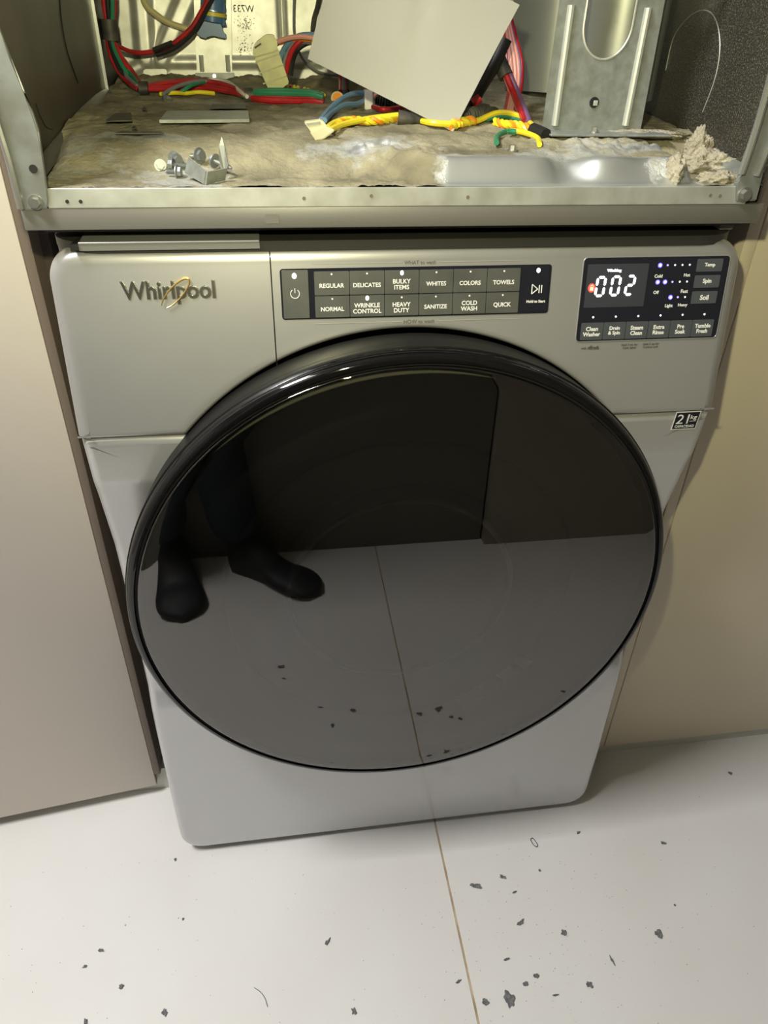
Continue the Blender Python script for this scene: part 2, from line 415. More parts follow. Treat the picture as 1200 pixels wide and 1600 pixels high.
def rin_c(t): return max(RB, (.777 - CZ) / max(sin(t), .05))
t0 = atan2(.777 - CZ, .343 - CX) + .002; t1 = pi - atan2(.777 - CZ, .343 + CX) - .002
ths = [t0 + (t1 - t0) * i / 300 for i in range(301)]
ycon = lambda z: .012 + (z - .95) * .178
cv, cf = panel(ths, rin_c, rout_c, ycon, .004, .014, depth=.07)
XS = -.1403
def halfmesh(name, keep_left, matl):
    me = bpy.data.meshes.new('t'); me.from_pydata(cv, [], cf); bm = bmesh.new(); bm.from_mesh(me)
    x = XS - .0006 if keep_left else XS + .0006
    bmesh.ops.bisect_plane(bm, geom=bm.verts[:] + bm.edges[:] + bm.faces[:], plane_co=(x, 0, 0), plane_no=(1, 0, 0), clear_outer=keep_left, clear_inner=not keep_left)
    return obj(name, bm, matl, WB)
console = halfmesh('console', False, M['silver'])
drawer = halfmesh('dispenser_drawer', True, M['silver'])
bmn = bmesh.new(); bx(bmn, XS - .0005, XS + .0005, .004, .07, .80, .953); sl = obj('seam_backing', bmn, M['seam'], WB)
for v in sl.data.vertices: v.co.y = max(v.co.y, ycon(v.co.z) + .0015)
# handle ledge on top of the drawer
hb = bmesh.new()
prism(hb, [(-.004, .9535), (-.004, .9598), (.030, .9618), (.031, .9535)], lambda a, b_, d: (-.309 + d, a + .012, b_), .160)
handle = obj('drawer_handle', hb, M['handle'], drawer)
hb = bmesh.new(); bx(hb, -.309, -.149, .0072, .0092, .9592, .9610, .0005, 1); obj('handle_rail', hb, M['silver'], drawer)
hb = bmesh.new(); prism(hb, [(-.316, .006), (-.309, .006), (-.309, .04), (-.313, .04)], lambda a, b_, d: (a, b_, .9545 + d), .0050); obj('handle_end', hb, M['seam'], drawer)

# lower front panel
def rin_l(t): return .296
def rout_l(t): return outline_r(t, CX, CZ, -.3405, .3405, .012, .7765, .036, .002)
thl = [2 * pi * i / 480 for i in range(480)]
lv, lf = panel(thl, rin_l, rout_l, yface, .004, .010, K=40, depth=.05, closed=True)
low = obj('front_panel', (lv, lf), M['silver_low'], WB, ang=50)
# body box behind
box('body', -.340, .340, .055, .78, .03, .952, M['outer'], WB, .004)
bm = bmesh.new(); prism(bm, rrect(-.3385, .3385, .012, .78, .045), lambda a, b_, d: (a, b_, .9500 + d), .0092); obj('top_panel', bm, M['topgrey'], WB)
for sx in (-.28, .28):
    for sy in (.12, .72):
        bm = bmesh.new(); cyl(bm, (sx, sy, 0), (sx, sy, .031), .022, 20); obj('foot', bm, M['black'], WB)
# well behind the door
obj('door_well', lathe([(.312, .012), (.310, .05), (.20, .052), (0, .052)], CX, CZ), M['black'], WB)

# door
door = bpy.data.objects.new('door', None); C.objects.link(door); door.parent = WB
frame = obj('door_frame', lathe([(.3040, -.0645), (.3043, -.0686), (.3065, -.0686), (.3090, -.0676), (.3112, -.0655), (.3128, -.0625), (.3136, -.0585), (.3138, -.0560)], CX, CZ, 192), M['blackgloss'], door, ang=60)
side_ = obj('door_side', lathe([(.3138, -.0560), (.3150, -.0550), (.3150, -.052), (.3136, -.050), (.3130, -.040), (.311, -.01), (.304, .004), (.290, .010), (.24, .010)], CX, CZ, 192), M['doorside'], door)
obj('seam_ring', lathe([(.3005, -.0660), (.3010, -.0640), (.3035, -.0640), (.3038, -.0665)], CX, CZ, 192), M['seam'], door)
obj('door_glass', lathe([(0, -.0690), (.10, -.0690), (.20, -.0690), (.285, -.0690), (.2985, -.0690), (.3000, -.0687), (.3008, -.0665)], CX, CZ, 192), M['glass'], door, ang=60)
obj('inner_bowl', lathe([(.299, -.050), (.235, -.046), (.218, -.043), (.212, -.036), (.206, -.043), (.172, -.046), (.160, -.040), (.150, -.012), (.12, .030), (.06, .045), (0, .048)], CX, CZ - .01, 128), M['bowl'], door, ang=60)
for rr_, yy_, tt_ in ((.178, -.044, .0022), (.136, -.036, .0035)):
    tag(obj('bowl_ring', lathe([(rr_ - tt_, yy_ + .004), (rr_ - tt_ * .6, yy_), (rr_ + tt_ * .6, yy_), (rr_ + tt_, yy_ + .004)], CX, CZ - .01, 96), M['bowlring'], door), 'pale ring of the inner glass bowl')
bm = bmesh.new()
for a0, a1 in ((-66, -57), (-55, -49), (-47, -40), (-38, -34)):
    A = []
    for a in (a0, a1):
        for r in (.190, .214): A.append(bm.verts.new((CX + r * cos(radians(a)), -.0515, CZ - .01 + r * sin(radians(a)))))
    bm.faces.new((A[0], A[1], A[3], A[2]))
tag(obj('bowl_label', bm, M['bowlmark'], door, False), 'pale segmented label behind the glass')

# ---- text
def text_mesh(body, size, ext=.0002, bold=0.0, align='CENTER', space=1.0, line=1.0):
    cu = bpy.data.curves.new('txt', 'FONT'); cu.body = body; cu.size = size; cu.align_x = align; cu.align_y = 'CENTER'
    cu.extrude = ext; cu.offset = bold; cu.space_character = space; cu.space_line = line; cu.resolution_u = 3
    o = bpy.data.objects.new('txt', cu); C.objects.link(o); bpy.context.view_layer.update()
    me = bpy.data.meshes.new_from_object(o.evaluated_get(bpy.context.evaluated_depsgraph_get()))
    bpy.data.objects.remove(o); return me
def text(name, body, x, s, size, matl, parent, d=.0006, w=None, h=None, **k):
    me = text_mesh(body, size, **k); me.name = name
    xs_ = [v.co.x for v in me.vertices]; ys_ = [v.co.y for v in me.vertices]
    mx_, my_ = (min(xs_) + max(xs_)) / 2, (min(ys_) + max(ys_)) / 2
    sx = (w / (max(xs_) - min(xs_))) if w else 1; sy = (h / (max(ys_) - min(ys_))) if h else 1
    if w and not h: sy = sx
    if h and not w: sx = sy
    for v in me.vertices: v.co = con(x + (v.co.x - mx_) * sx, s + (v.co.y - my_) * sy, d + v.co.z)
    me.materials.clear(); me.materials.append(matl)
    o = bpy.data.objects.new(name, me); C.objects.link(o); o.parent = parent; return o
def cplate(name, poly, matl, parent, d0, d1):
    bm = bmesh.new(); prism(bm, poly, lambda a, b_, d: con(a, b_, d0 + d), d1 - d0); return obj(name, bm, matl, parent)
def cdot(name, x, s, r, matl, parent, d=.001, n=16, sq=1):
    bm = bmesh.new(); prism(bm, [(x + r * cos(2 * pi * k / n), s + r * sq * sin(2 * pi * k / n)) for k in range(n)], lambda a, b_, dd: con(a, b_, d + dd), .0003); return obj(name, bm, matl, parent)

# ---- cycle selector strip
P1 = cplate('cycle_panel', rrect(-.1322, .1362, .0282, .0755, .003), M['panelblack'], WB, -.002, .0005)
names1 = ['REGULAR', 'DELICATES', 'BULKY\nITEMS', 'WHITES', 'COLORS', 'TOWELS']
names2 = ['NORMAL', 'WRINKLE\nCONTROL', 'HEAVY\nDUTY', 'SANITIZE', 'COLD\nWASH', 'QUICK']
def button(x0, x1, s0, s1, matl, parent=WB):
    return cplate('button', rrect(x0, x1, s0, s1, .0008, 3), matl, parent, .0004, .0011)
b = button(-.1305, -.1056, .0296, .0742, M['btn'])
cdot('lamp', -.1187, .0690, .0022, M['ledw'], b, sq=1.2)
bm = bmesh.new()
ringp = [con(-.1187 + .0042 * cos(a), .0525 + .0042 * sin(a), .0013) for a in [radians(125 + 290 * k / 24) for k in range(25)]]
tube(bm, ringp, .0004, 6); tube(bm, [con(-.1187, .0532, .0013), con(-.1187, .0577, .0013)], .0004, 6); obj('power_symbol', bm, M['print'], b)
lit = {(0, 2), (1, 1)}
for r, nm in enumerate((names1, names2)):
    for c, t in enumerate(nm):
        x0 = -.0999 + c * .0341; x1 = x0 + .0335
        s0, s1 = ((.0506, .0726), (.0297, .0497))[r]
        b = button(x0, x1, s0, s1, M['btn'])
        xc = (x0 + x1) / 2
        if (r, c) in lit: cdot('lamp', xc, s1 - .0026, .0017, M['ledw'], b, sq=1.3)
        else: cdot('lamp', xc, s1 - .0026, .0009, M['ledoff'], b)
        two = '\n' in t
        text('lettering', t, xc, (s0 + s1) / 2 - (.0022 if not two else .0022), .006, M['print'], b, .0011, h=(.0041 if not two else .0098) * (1.22 if t == 'QUICK' else 1), bold=.00012, line=.95)
b = button(.1090, .1340, .0300, .0740, M['panelblack'])
cdot('lamp', .1224, .0700, .0019, M['ledw'], b, sq=1.2)
bm = bmesh.new(); tri = [con(.1172, .0475, .0013), con(.1172, .0567, .0013), con(.1232, .0521, .0013), con(.1172, .0475, .0013)]
for a, c_ in zip(tri, tri[1:]): tube(bm, [a, c_], .0005, 6)
for xx in (.1247, .1272): tube(bm, [con(xx, .0482, .0013), con(xx, .0560, .0013)], .0005, 6)
obj('start_symbol', bm, M['print'], b)
text('lettering', 'Hold to Start', .1222, .0402, .003, M['print'], b, .0011, w=.0195, bold=.0001)
for y_, t in ((.0794, 'WHAT to wash'), (.0235, 'HOW to wash')):
    text('lettering', t, .0028, y_, .004, M['printdark'], console, .0002, w=.031)
    for a, c_ in ((-.1010, -.0150), (.0205, .1055)):
        cplate('printed_line', [(a, y_ - .00022), (c_, y_ - .00022), (c_, y_ + .00022), (a, y_ + .00022)], M['printdim'], console, 0, .0003)

# ---- display module
P2 = cplate('display_panel', rrect(.1690, .3265, -.0022, .0812, .0045), M['panelblack'], WB, -.002, .0005)
bm = bmesh.new(); rr_ = rrect(.1690, .3265, -.0022, .0812, .0045)
tube(bm, [con(a, b_, .0002) for a, b_ in rr_ + rr_[:1]], .0006, 6, False); tag(obj('display_rim', bm, M['silver'], P2), 'thin silver rim')
win = cplate('display_window', rrect(.1738, .2385, .0325, .0748, .0008), M['display'], P2, .0004, .0008)
def seg7(x, s, w, h, segs, th=.0024, lean=.0012):
    bm = bmesh.new()
    hw, hh = w / 2, h / 2
    L7 = {'a': ((-hw, hh), (hw, hh)), 'g': ((-hw, 0), (hw, 0)), 'd': ((-hw, -hh), (hw, -hh)), 'f': ((-hw, 0), (-hw, hh)), 'b': ((hw, 0), (hw, hh)), 'e': ((-hw, -hh), (-hw, 0)), 'c': ((hw, -hh), (hw, 0))}
    for g in segs:
        (ax, ay), (bx_, by) = L7[g]; e = .0007
        if ay == by: ax += e * 1.2; bx_ -= e * 1.2; pts = [(ax, ay), (ax + th / 2, ay + th / 2), (bx_ - th / 2, ay + th / 2), (bx_, by), (bx_ - th / 2, by - th / 2), (ax + th / 2, ay - th / 2)]
        else: ay += e; by -= e; pts = [(ax, ay), (ax + th / 2, ay + th / 2), (ax + th / 2, by - th / 2), (ax, by), (ax - th / 2, by - th / 2), (ax - th / 2, ay + th / 2)]
        prism(bm, pts, lambda a, b_, d: con(x + a + b_ / hh * lean * .5, s + b_, .0009 + d), .0003)
    return obj('digit', bm, M['digit'], win)
seg7(.1892, .0532, .0082, .0180, 'abcdef'); seg7(.2052, .0535, .0082, .0180, 'abcdef'); seg7(.2208, .0538, .0078, .0180, 'abged')
text('washing_word', 'Washing', .2020, .0682, .004, M['digit'], win, .0009, w=.0150, h=.0034, bold=.0002)
cdot('lock_glow', .1800, .0520, .0038, M['ledr'], win, .0009, 20, 1.15)
cplate('lock_icon', rrect(.1783, .1818, .0495, .0528, .0004), M['ledo'], win, .0012, .0014)
bm = bmesh.new(); tube(bm, [con(.18005 + .0012 * cos(a), .0532 + .0017 * sin(a), .0013) for a in [pi * k / 10 for k in range(11)]], .0003, 6); obj('lock_shackle', bm, M['ledo'], win)
for lab, s, (x0, n, states), (l1, l2, ls) in (
    ('Temp', .0727, (.2505, 5, 'bp...'), ('Cold', 'Hot', .0622)),
    ('Spin', .0563, (.2505, 5, 'bbp..'), ('Off', 'Fast', .0462)),
    ('Soil', .0409, (.2671, 3, 'bp.'), ('Light', 'Heavy', .0320))):
    for i in range(n):
        x = x0 + i * .0080
        st = states[i]
        if st == 'b': h_ = cdot('lamp', x, s, .0023, M['ledb'], P2, .0006, 20); cdot('lamp_core', x, s, .0011, M['ledcore'], h_, .0010)
        elif st == 'p': cdot('lamp', x, s, .0010, M['ledp'], P2, .0008)
        else: cdot('lamp', x, s, .0009, M['leddot'], P2, .0008)
    text('lettering', l1, x0 - (0 if n == 5 else .0003), ls, .004, M['print'], P2, .0005, w=.0085 if l1 != 'Off' else .006, bold=.0001)
    text('lettering', l2, x0 + (n - 1) * .008 - .001, ls + .0005, .004, M['print'], P2, .0005, w=.0068 if l2 == 'Hot' else (.0078 if l2 == 'Fast' else .0105), bold=.0001)
for i, (t, s) in enumerate((('Temp', .0720), ('Spin', .0560), ('Soil', .0400))):
    b = cplate('button', rrect(.2905, .3186, s - .0062, s + .0062, .001), M['btn2'], P2, .0004, .0010)
    text('lettering', t, .3046, s, .005, M['print'], b, .0010, w=.0115 if t == 'Temp' else .0095, bold=.00015)
for i, t in enumerate(('Clean\nWasher', 'Drain\n& Spin', 'Steam\nClean', 'Extra\nRinse', 'Pre\nSoak', 'Tumble\nFresh')):
    x0 = .1735 + i * .0246
    b = cplate('button', rrect(x0, x0 + .0240, -.0004, .0172, .001), M['btn2'], P2, .0004, .0010)
    cdot('lamp', x0 + .0118, .0228, .0010, M['leddot'], P2, .0008)
    text('lettering', t, x0 + .0120, .0082, .005, M['print'], b, .0010, h=.0098, bold=.00014, line=.95)
text('lettering', 'with', .1790, -.0088, .003, M['printdark'], console, .0003, w=.006)
text('lettering', 'affresh', .1895, -.0085, .004, M['printdark'], console, .0003, w=.0125, bold=.0003)
text('lettering', 'Hold 3 sec for\nCycle Signal', .2295, -.0085, .003, M['printdark'], console, .0003, w=.0180)
text('lettering', 'Hold 3 sec for\nControl Lock', .2535, -.0080, .003, M['printdark'], console, .0003, w=.0180)

# ---- name badge
e1 = text('badge_lettering', 'Whirlpool', -.2362, .0560, .02, M['logo'], drawer, .0006, w=.0850, h=.0205, bold=.0002, ext=.0006)
e2 = text('badge_outline', 'Whirlpool', -.2362, .0560, .02, M['logoedge'], drawer, .0001, w=.0868, h=.0218, bold=.0009, ext=.0003)
bm = bmesh.new(); pts = []
for k in range(41):
    a = 2 * pi * k / 40 * .86 + radians(-150)
    lx, ly = .0185 * cos(a), .0058 * sin(a); ca, sa = cos(radians(44)), sin(radians(44))
    pts.append(con(-.2300 + lx * ca - ly * sa, .0555 + lx * sa + ly * ca, .0020))
tube(bm, pts, .0008, 6, True, lambda t: .0004 + .0007 * sin(pi * t)); obj('badge_ring', bm, M['gold'], drawer)

# capacity sticker on the lower panel
q = [at(1057, 646, -.0172), at(1099, 640, -.0172), at(1093, 671, -.0155), at(1055, 676, -.0155)]
ex = .0298 / 2; cx_, cz_ = .3120, .7655
def stk(a, b_, d): z = cz_ + b_; return Vector((cx_ + a, yface(z) - .0004 - d, z))
def st_plate(name, x0, x1, y0, y1, matl, parent, d0, d1):
    bm = bmesh.new(); prism(bm, [(x0, y0), (x1, y0), (x1, y1), (x0, y1)], lambda a, b_, d: stk(a, b_, d0 + d), d1 - d0); return obj(name, bm, matl, parent, False)
sk = st_plate('capacity_sticker', -ex, ex, -.0118, .0118, M['print'], WB, 0, .0003)
st_plate('sticker_field', -ex + .001, ex - .001, -.0107, .0107, M['panelblack'], sk, .0003, .0004)
def stext(body, x, y, w, h, **k):
    me = text_mesh(body, .01, **k)
    xs_ = [v.co.x for v in me.vertices]; ys_ = [v.co.y for v in me.vertices]; mx_, my_ = (min(xs_) + max(xs_)) / 2, (min(ys_) + max(ys_)) / 2
    for v in me.vertices: v.co = stk(x + (v.co.x - mx_) * w / (max(xs_) - min(xs_)), y + (v.co.y - my_) * h / (max(ys_) - min(ys_)), .0005 + v.co.z)
    me.materials.clear(); me.materials.append(M['print']); o = bpy.data.objects.new('lettering', me); C.objects.link(o); o.parent = sk
stext('21', -.0045, .0022, .0140, .0120); stext('kg', .0082, .0035, .0075, .0068); stext('CAPACIDAD', 0, -.0075, .0230, .0034)
st_plate('sticker_rule', .0045, .0120, -.0012, -.0008, M['print'], sk, .0004, .0006)

# ------------------------------------------------------------------ dryer
DY = thing('tumble_dryer', 'opened dryer cabinet stacked above the washer with dusty base pan and wiring exposed', 'dryer', (0, 0, 0))
YB = .60
# lower painted strip and its frame
bm = bmesh.new(); bx(bm, -.3495, .3425, .004, .022, .9722, .9905, .0012); obj('bottom_strip', bm, M['bar'], DY)
cplate_ = bmesh.new(); prism(cplate_, rrect(-.142, -.130, .9765, .9845, .001), lambda a, b_, d: (a, .0042 - d, b_), .0005); obj('strip_tab', cplate_, M['bar'], DY)
box('bottom_frame', -.340, .335, .022, .74, .9665, .9895, M['outer'], DY)
box('outer_side', -.3465, -.3440, .010, .74, .9905, 1.93, M['outer'], DY)
box('outer_side', .3400, .3425, .010, .74, .9905, 1.93, M['outer'], DY)
box('top_cover', -.3465, .3425, .010, .74, 1.93, 1.95, M['outer'], DY, .003)
# foot seen at the right under the strip
box('foot_bracket', .318, .334, .03, .075, .9598, .968, M['bar'], DY, .002)
# front flange of the pan
bm = bmesh.new(); bx(bm, -.326, .3215, .0035, .006, .9905, 1.0066, .0005, 1); fl_ = obj('pan_flange', bm, M['flangem'], DY)
for (u, v) in ((105, 315), (126, 315), (475, 310), (580, 306), (731, 308), (1110, 305), (1125, 306)):
    p = at(u, v, .0033); bm = bmesh.new(); cyl(bm, (p.x, .0042, p.z), (p.x, .0030, p.z), .0016, 10); obj('flange_hole', bm, M['seam'] if u in (105, 126) else M['edge'], fl_)
# pan height field
def sst(a, b_, t):
    t = max(0, min(1, (t - a) / (b_ - a))); return t * t * (3 - 2 * t)
def fbm(x, y, s=1, o=4, z=0):
    return sum(noise.noise(Vector((x * s * 2 ** k, y * s * 2 ** k, z + k * 7.3))) / 2 ** k for k in range(o))
def pan_h(x, y):
    z0 = 1.0066; zt = 1.025 + .011 * sst(.06, .22, y) + .008 * sst(.25, .60, y)
    wl = fbm(x, 3.1, 9, 2) * .008
    ys_ = .045 + wl; ye = .120 + wl
    r = sst(-.06, .03, x)                      # right half: sharp pressed lip close to the front
    notch = math.exp(-((x - .150) / .018) ** 2) + .35 * math.exp(-((x - .225) / .02) ** 2)
    ys2 = .014 + .006 * notch; ye2 = .034 + .026 * notch
    ys_ = ys_ * (1 - r) + ys2 * r; ye = ye * (1 - r) + ye2 * r
    h = sst(ys_, ye, y)
    h *= 1 - sst(.262, .276, x) * (1 - sst(.07, .16, y))      # low corner on the right
    h *= sst(-.345, -.322, x) * (1 - sst(.08, .2, y)) + sst(.08, .2, y)
    z = z0 + (zt - z0) * h
    z += .0028 * math.exp(-((y - (ye + .004)) / .010) ** 2) * h * (.2 + .8 * r) * (1 - .9 * notch * r)  # rolled crest
    z -= .007 * r * notch * math.exp(-((y - .05) / .03) ** 2)
    z -= .003 * math.exp(-((y - .235) / .02) ** 2) * sst(-.3, -.25, x) * (1 - sst(-.02, .02, x))
    return z
def dust(x, y):
    d = .72 + .45 * fbm(x, y, 7, 3, 5)
    d += .25 * sst(.12, .2, y)
    r = sst(.00, .05, x) * (1 - sst(.265, .28, x))
    d -= 1.0 * r * (1 - sst(.040, .060, y)) * (1 - .55 * math.exp(-((x - .235) / .03) ** 2))  # cleaner lip on the right
    d -= .30 * math.exp(-((x + .07) / .06) ** 2 - ((y - .10) / .016) ** 2)
    d -= .28 * math.exp(-((x + .235) / .045) ** 2 - ((y - .13) / .012) ** 2)
    d -= .45 * math.exp(-((x - .25) / .04) ** 2 - ((y - .085) / .012) ** 2)
    d -= .6 * math.exp(-((x + .16) / .04) ** 2 - ((y - .25) / .02) ** 2)
    return d
NX, NY = 330, 260
vs, fs, dd = [], [], []
for j in range(NY + 1):
    t = j / NY; y = .0062 + (YB - .0062) * (t ** 1.5)
    for i in range(NX + 1):
        x = -.341 + .678 * i / NX
        z = pan_h(x, y); d = dust(x, y)
        dm = max(0, min(1, (d - .35) * 2))
        z += dm * (.0028 * fbm(x, y, 40, 4) + .0012 * abs(fbm(x, y, 120, 2, 9)))
        # lint banked up against the back and on the right shelf
        z += (max(0, .008 + .010 * fbm(x, y, 16, 4, 3)) * sst(.45, .56, y))
        z += max(0, .0045 + .006 * fbm(x, y, 60, 4, 2)) * math.exp(-((x - .20) / .09) ** 2 - ((y - .10) / .028) ** 2)
        z += max(0, .002 + .006 * fbm(x, y, 60, 4, 4)) * math.exp(-((x + .01) / .05) ** 2 - ((y - .09) / .04) ** 2)
        vs.append((x, y, z)); dd.append(max(0, min(1, d)))
for j in range(NY):
    for i in range(NX):
        a = j * (NX + 1) + i; fs.append((a, a + 1, a + NX + 2, a + NX + 1))
pan = obj('base_pan', (vs, fs), M['pan'], DY, ang=80)
att = pan.data.attributes.new('dust', 'FLOAT', 'POINT'); att.data.foreach_set('value', dd)
def zpan(x, y): return pan_h(x, y) + .001
def on_pan(u, v, lift=0):
    y = .2
    for _ in range(40):
        x = at(u, v, y).x; p = atz(u, v, zpan(x, min(max(y, .01), .59)) + lift); y = y * .6 + min(max(p.y, .01), .59) * .4
    return at(u, v, y)

# inner side walls
LW, RW = -.3425, .3385
box('inner_side_left', -.3438, LW, .012, .452, 1.0, 1.92, M['inner_l'], DY); tag(DY.children[-1], 'dusty grey-brown inner left wall')
box('wall_edge_flange', LW, LW + .0035, .4515, .4535, 1.03, 1.92, M['zinc'], DY)
box('rear_side_left', -.3438, LW, .454, YB, 1.0, 1.92, M['black'], DY)
box('inner_side_right', RW, RW + .0016, .012, YB, 1.0, 1.92, M['inner_r'], DY); tag(DY.children[-1], 'dark speckled inner right wall')
bm = bmesh.new(); P = [Vector((LW + .0004, at(u, v, .3).y, 0)) for u, v in ((0, 0),)]
def wall_crease(name, pix, X, r, matl):
    bm = bmesh.new(); tube(bm, smooth_pts([atx(u, v, X) for u, v in pix], 6), r, 6); return obj(name, bm, matl, DY)
wall_crease('wall_crease', ((93, 0), (97, 40), (105, 80), (115, 110), (122, 130)), LW + .0003, .0008, M['black'])
wall_crease('wall_crease', ((56, 162), (62, 180), (72, 198), (82, 202)), LW + .0003, .0006, M['black'])
wall_crease('wall_emboss', ((1040, 110), (1052, 60), (1075, 28), (1100, 16), (1118, 30), (1125, 70), (1118, 120), (1098, 175)), RW - .0002, .0007, M['galvd'])
# side gutters of the pan along the walls
def gutter(name, X, w, ys__, matl):
    bm = bmesh.new(); n = 30; V1 = []
    for k in range(n + 1):
        y = ys__[0] + (ys__[1] - ys__[0]) * k / n; z = 1.010 + .034 * sst(-.12, .42, y)
        V1.append([bm.verts.new((X, y, z + .0015)), bm.verts.new((X + w * .15, y, z + .0010)), bm.verts.new((X + w, y, z - .007))])
    for a, b_ in zip(V1, V1[1:]):
        for i in range(2): bm.faces.new((a[i], a[i + 1], b_[i + 1], b_[i]))
    return obj(name, bm, matl, DY)
gutter('side_gutter', LW + .0005, .010, (.02, .59), M['inner_l'])
gutter('side_gutter', RW - .0005, -.024, (.02, .59), M['galvd'])

# front posts
def post(name, pix, y0, dep, matl):
    bm = bmesh.new(); pts = [at(u, v, y0) for u, v in pix]
    A = [bm.verts.new(p) for p in pts]; B = [bm.verts.new(p + Vector((0, dep, 0))) for p in pts]
    bm.faces.new(A); bm.faces.new(B[::-1])
    for i in range(len(A)): j = (i + 1) % len(A); bm.faces.new((A[i], B[i], B[j], A[j]))
    bmesh.ops.bevel(bm, geom=bm.edges[:], offset=.0012, segments=2, affect='EDGES'); return obj(name, bm, matl, DY)
post('front_post', ((37, 330), (75, 326), (76, 312), (66, 250), (60, 205), (50, 175), (34, 145), (14, 90), (-40, -60), (-60, -60), (-2, 205)), .0015, .006, M['post'])
bm = bmesh.new(); tube(bm, smooth_pts([at(u, v, .0005) for u, v in ((-60, -20), (-10, 170), (14, 250), (33, 326))]), .0032, 8); obj('post_rib', bm, M['zinc'], DY)
bm = bmesh.new(); p = at(52, 264, .0012); cyl(bm, (p.x, .002, p.z), (p.x, .0008, p.z), .0034, 16); obj('post_hole', bm, M['seam'], DY)
def hexbolt(name, p, r, parent, yaxis=True, matl='zinc'):
    bm = bmesh.new(); p = Vector(p); d = Vector((0, -1, 0)) if yaxis else Vector((0, 0, 1))
    cyl(bm, p, p + d * .0015, r * 1.45, 20); cyl(bm, p + d * .0015, p + d * .0055, r, 6); o = obj(name, bm, M[matl]); 
    if parent: o.parent = parent
    return o
hexbolt('bolt', at(56, 316, .0015), .0042, DY)
# right post: a folded bright channel
post('front_post', ((1150, 316), (1183, 314), (1186, 296), (1205, 215), (1240, 60), (1222, 60), (1168, 268), (1151, 285)), .0015, .006, M['post'])
for pl, r in ((((1220, 60), (1185, 190), (1158, 272)), .0035), (((1250, 60), (1212, 200), (1192, 250), (1182, 275)), .0032)):
    bm = bmesh.new(); tube(bm, smooth_pts([at(u, v, -.0005) for u, v in pl]), r, 8); obj('post_rib', bm, M['zinc'], DY)
hexbolt('bolt', at(1163, 304, .0015), .0048, DY)

# back panel with pressed ribs
def back_h(x, z):
    h = 0
    def line(ax, az, bx_, bz, w, amp):
        nonlocal h
        d = Vector((bx_ - ax, bz - az)); L_ = d.length; d /= L_; q_ = Vector((x - ax, z - az)); t = max(0, min(L_, q_.dot(d))); dist = (q_ - d * t).length
        h = max(h, amp * (1 - sst(w * .35, w, dist)))
    for s_ in RIBS: line(*s_)
    return h
def bk(u, v): p = at(u, v, YB); return p.x, p.z
RIBS = [(*bk(216, -60), *bk(228, 92), .017, .007), (*bk(300, -20), *bk(252, 92), .018, .007), (*bk(196, 116), *bk(232, 96), .010, .005),
        (*bk(250, 97), *bk(500, 97), .008, .004), (*bk(438, -80), *bk(443, 62), .008, -.006)]
vs, fs = [], []; NXB, NZB = 300, 130
for j in range(NZB + 1):
    z = 1.0 + .42 * j / NZB
    for i in range(NXB + 1):
        x = LW + .001 + (RW - LW - .001) * i / NXB
        h = back_h(x, z)
        dx = x - bk(441, 30)[0]
        vs.append((x, YB - h + (.006 * math.exp(-(dx / .0045) ** 2) if z > bk(441, 62)[1] else 0), z))
for j in range(NZB):
    for i in range(NXB): a = j * (NXB + 1) + i; fs.append((a, a + 1, a + NXB + 2, a + NXB + 1))
obj('back_panel', (vs, fs), M['galv'], DY, ang=70)
box('rear_cover', LW, RW, YB + .012, YB + .014, 1.0, 1.93, M['outer'], DY)
# mounting strip on the back with its slots
def backplate(name, pix, y, dep, matl, parent=DY, bev=0):
    bm = bmesh.new(); pts = [at(u, v, y) for u, v in pix]
    A = [bm.verts.new(p) for p in pts]; B = [bm.verts.new(p + Vector((0, dep, 0))) for p in pts]
    bm.faces.new(A); bm.faces.new(B[::-1])
    for i in range(len(A)): j = (i + 1) % len(A); bm.faces.new((A[i], B[i], B[j], A[j]))
    if bev: bmesh.ops.bevel(bm, geom=bm.edges[:], offset=bev, segments=2, affect='EDGES')
    return obj(name, bm, matl, parent)
ms = backplate('mounting_strip', ((300, -60), (360, -60), (363, 122), (308, 122)), .59, .003, M['galv'])
for u in (315, 356):
    bm = bmesh.new(); tube(bm, [at(u - 1, 86, .589), at(u + 1, 112, .589)], .0032, 8); obj('strip_rib', bm, M['galv'], ms)
backplate('strip_opening', ((324, 113), (325, 100), (329, 97), (346, 97), (350, 100), (351, 113)), .6885, .001, M['inner_l'], ms)
backplate('floor_lug', ((305, 124), (366, 124), (366, 114), (305, 114)), .572, .002, M['galvd'])
bm = bmesh.new(); cyl(bm, at(335, 119, .571), at(335, 119, .568), .003, 6); obj('lug_screw', bm, M['zinc'], DY)
backplate('back_tab', ((223, 123), (224, 110), (227, 108), (258, 108), (261, 111), (261, 123)), .584, .003, M['galv'], bev=.0006)
# stencilled ink on the back (mirrored print)
me = text_mesh('W7331', .012, ext=.0001); 
p0 = at(377, 14, YB - .0012)
xs_ = [v.co.x for v in me.vertices]
for v in me.vertices: v.co = Vector((p0.x - v.co.x * 1.0, YB - .0012, p0.z + v.co.y))
me.materials.clear(); me.materials.append(M['printdim']); o = bpy.data.objects.new('ink_stamp', me); C.objects.link(o); o.parent = DY
bm = bmesh.new()
for k in range(150):
    u = 383 + random.gauss(0, 7); v = random.choice((38, 74)) + random.gauss(0, 8); p = at(u, v, YB - .001); s_ = random.uniform(.0006, .002)
    a = random.uniform(0, pi); dx_, dz_ = cos(a) * s_, sin(a) * s_
    A = [bm.verts.new((p.x + dx_, YB - .0008, p.z + dz_)), bm.verts.new((p.x - dz_ * .3, YB - .0008, p.z + dx_ * .3)), bm.verts.new((p.x - dx_, YB - .0008, p.z - dz_)), bm.verts.new((p.x + dz_ * .3, YB - .0008, p.z - dx_ * .3))]
    bm.faces.new(A)
o = obj('ink_smudges', bm, M['printdark'], DY, False); o['kind'] = 'stuff'

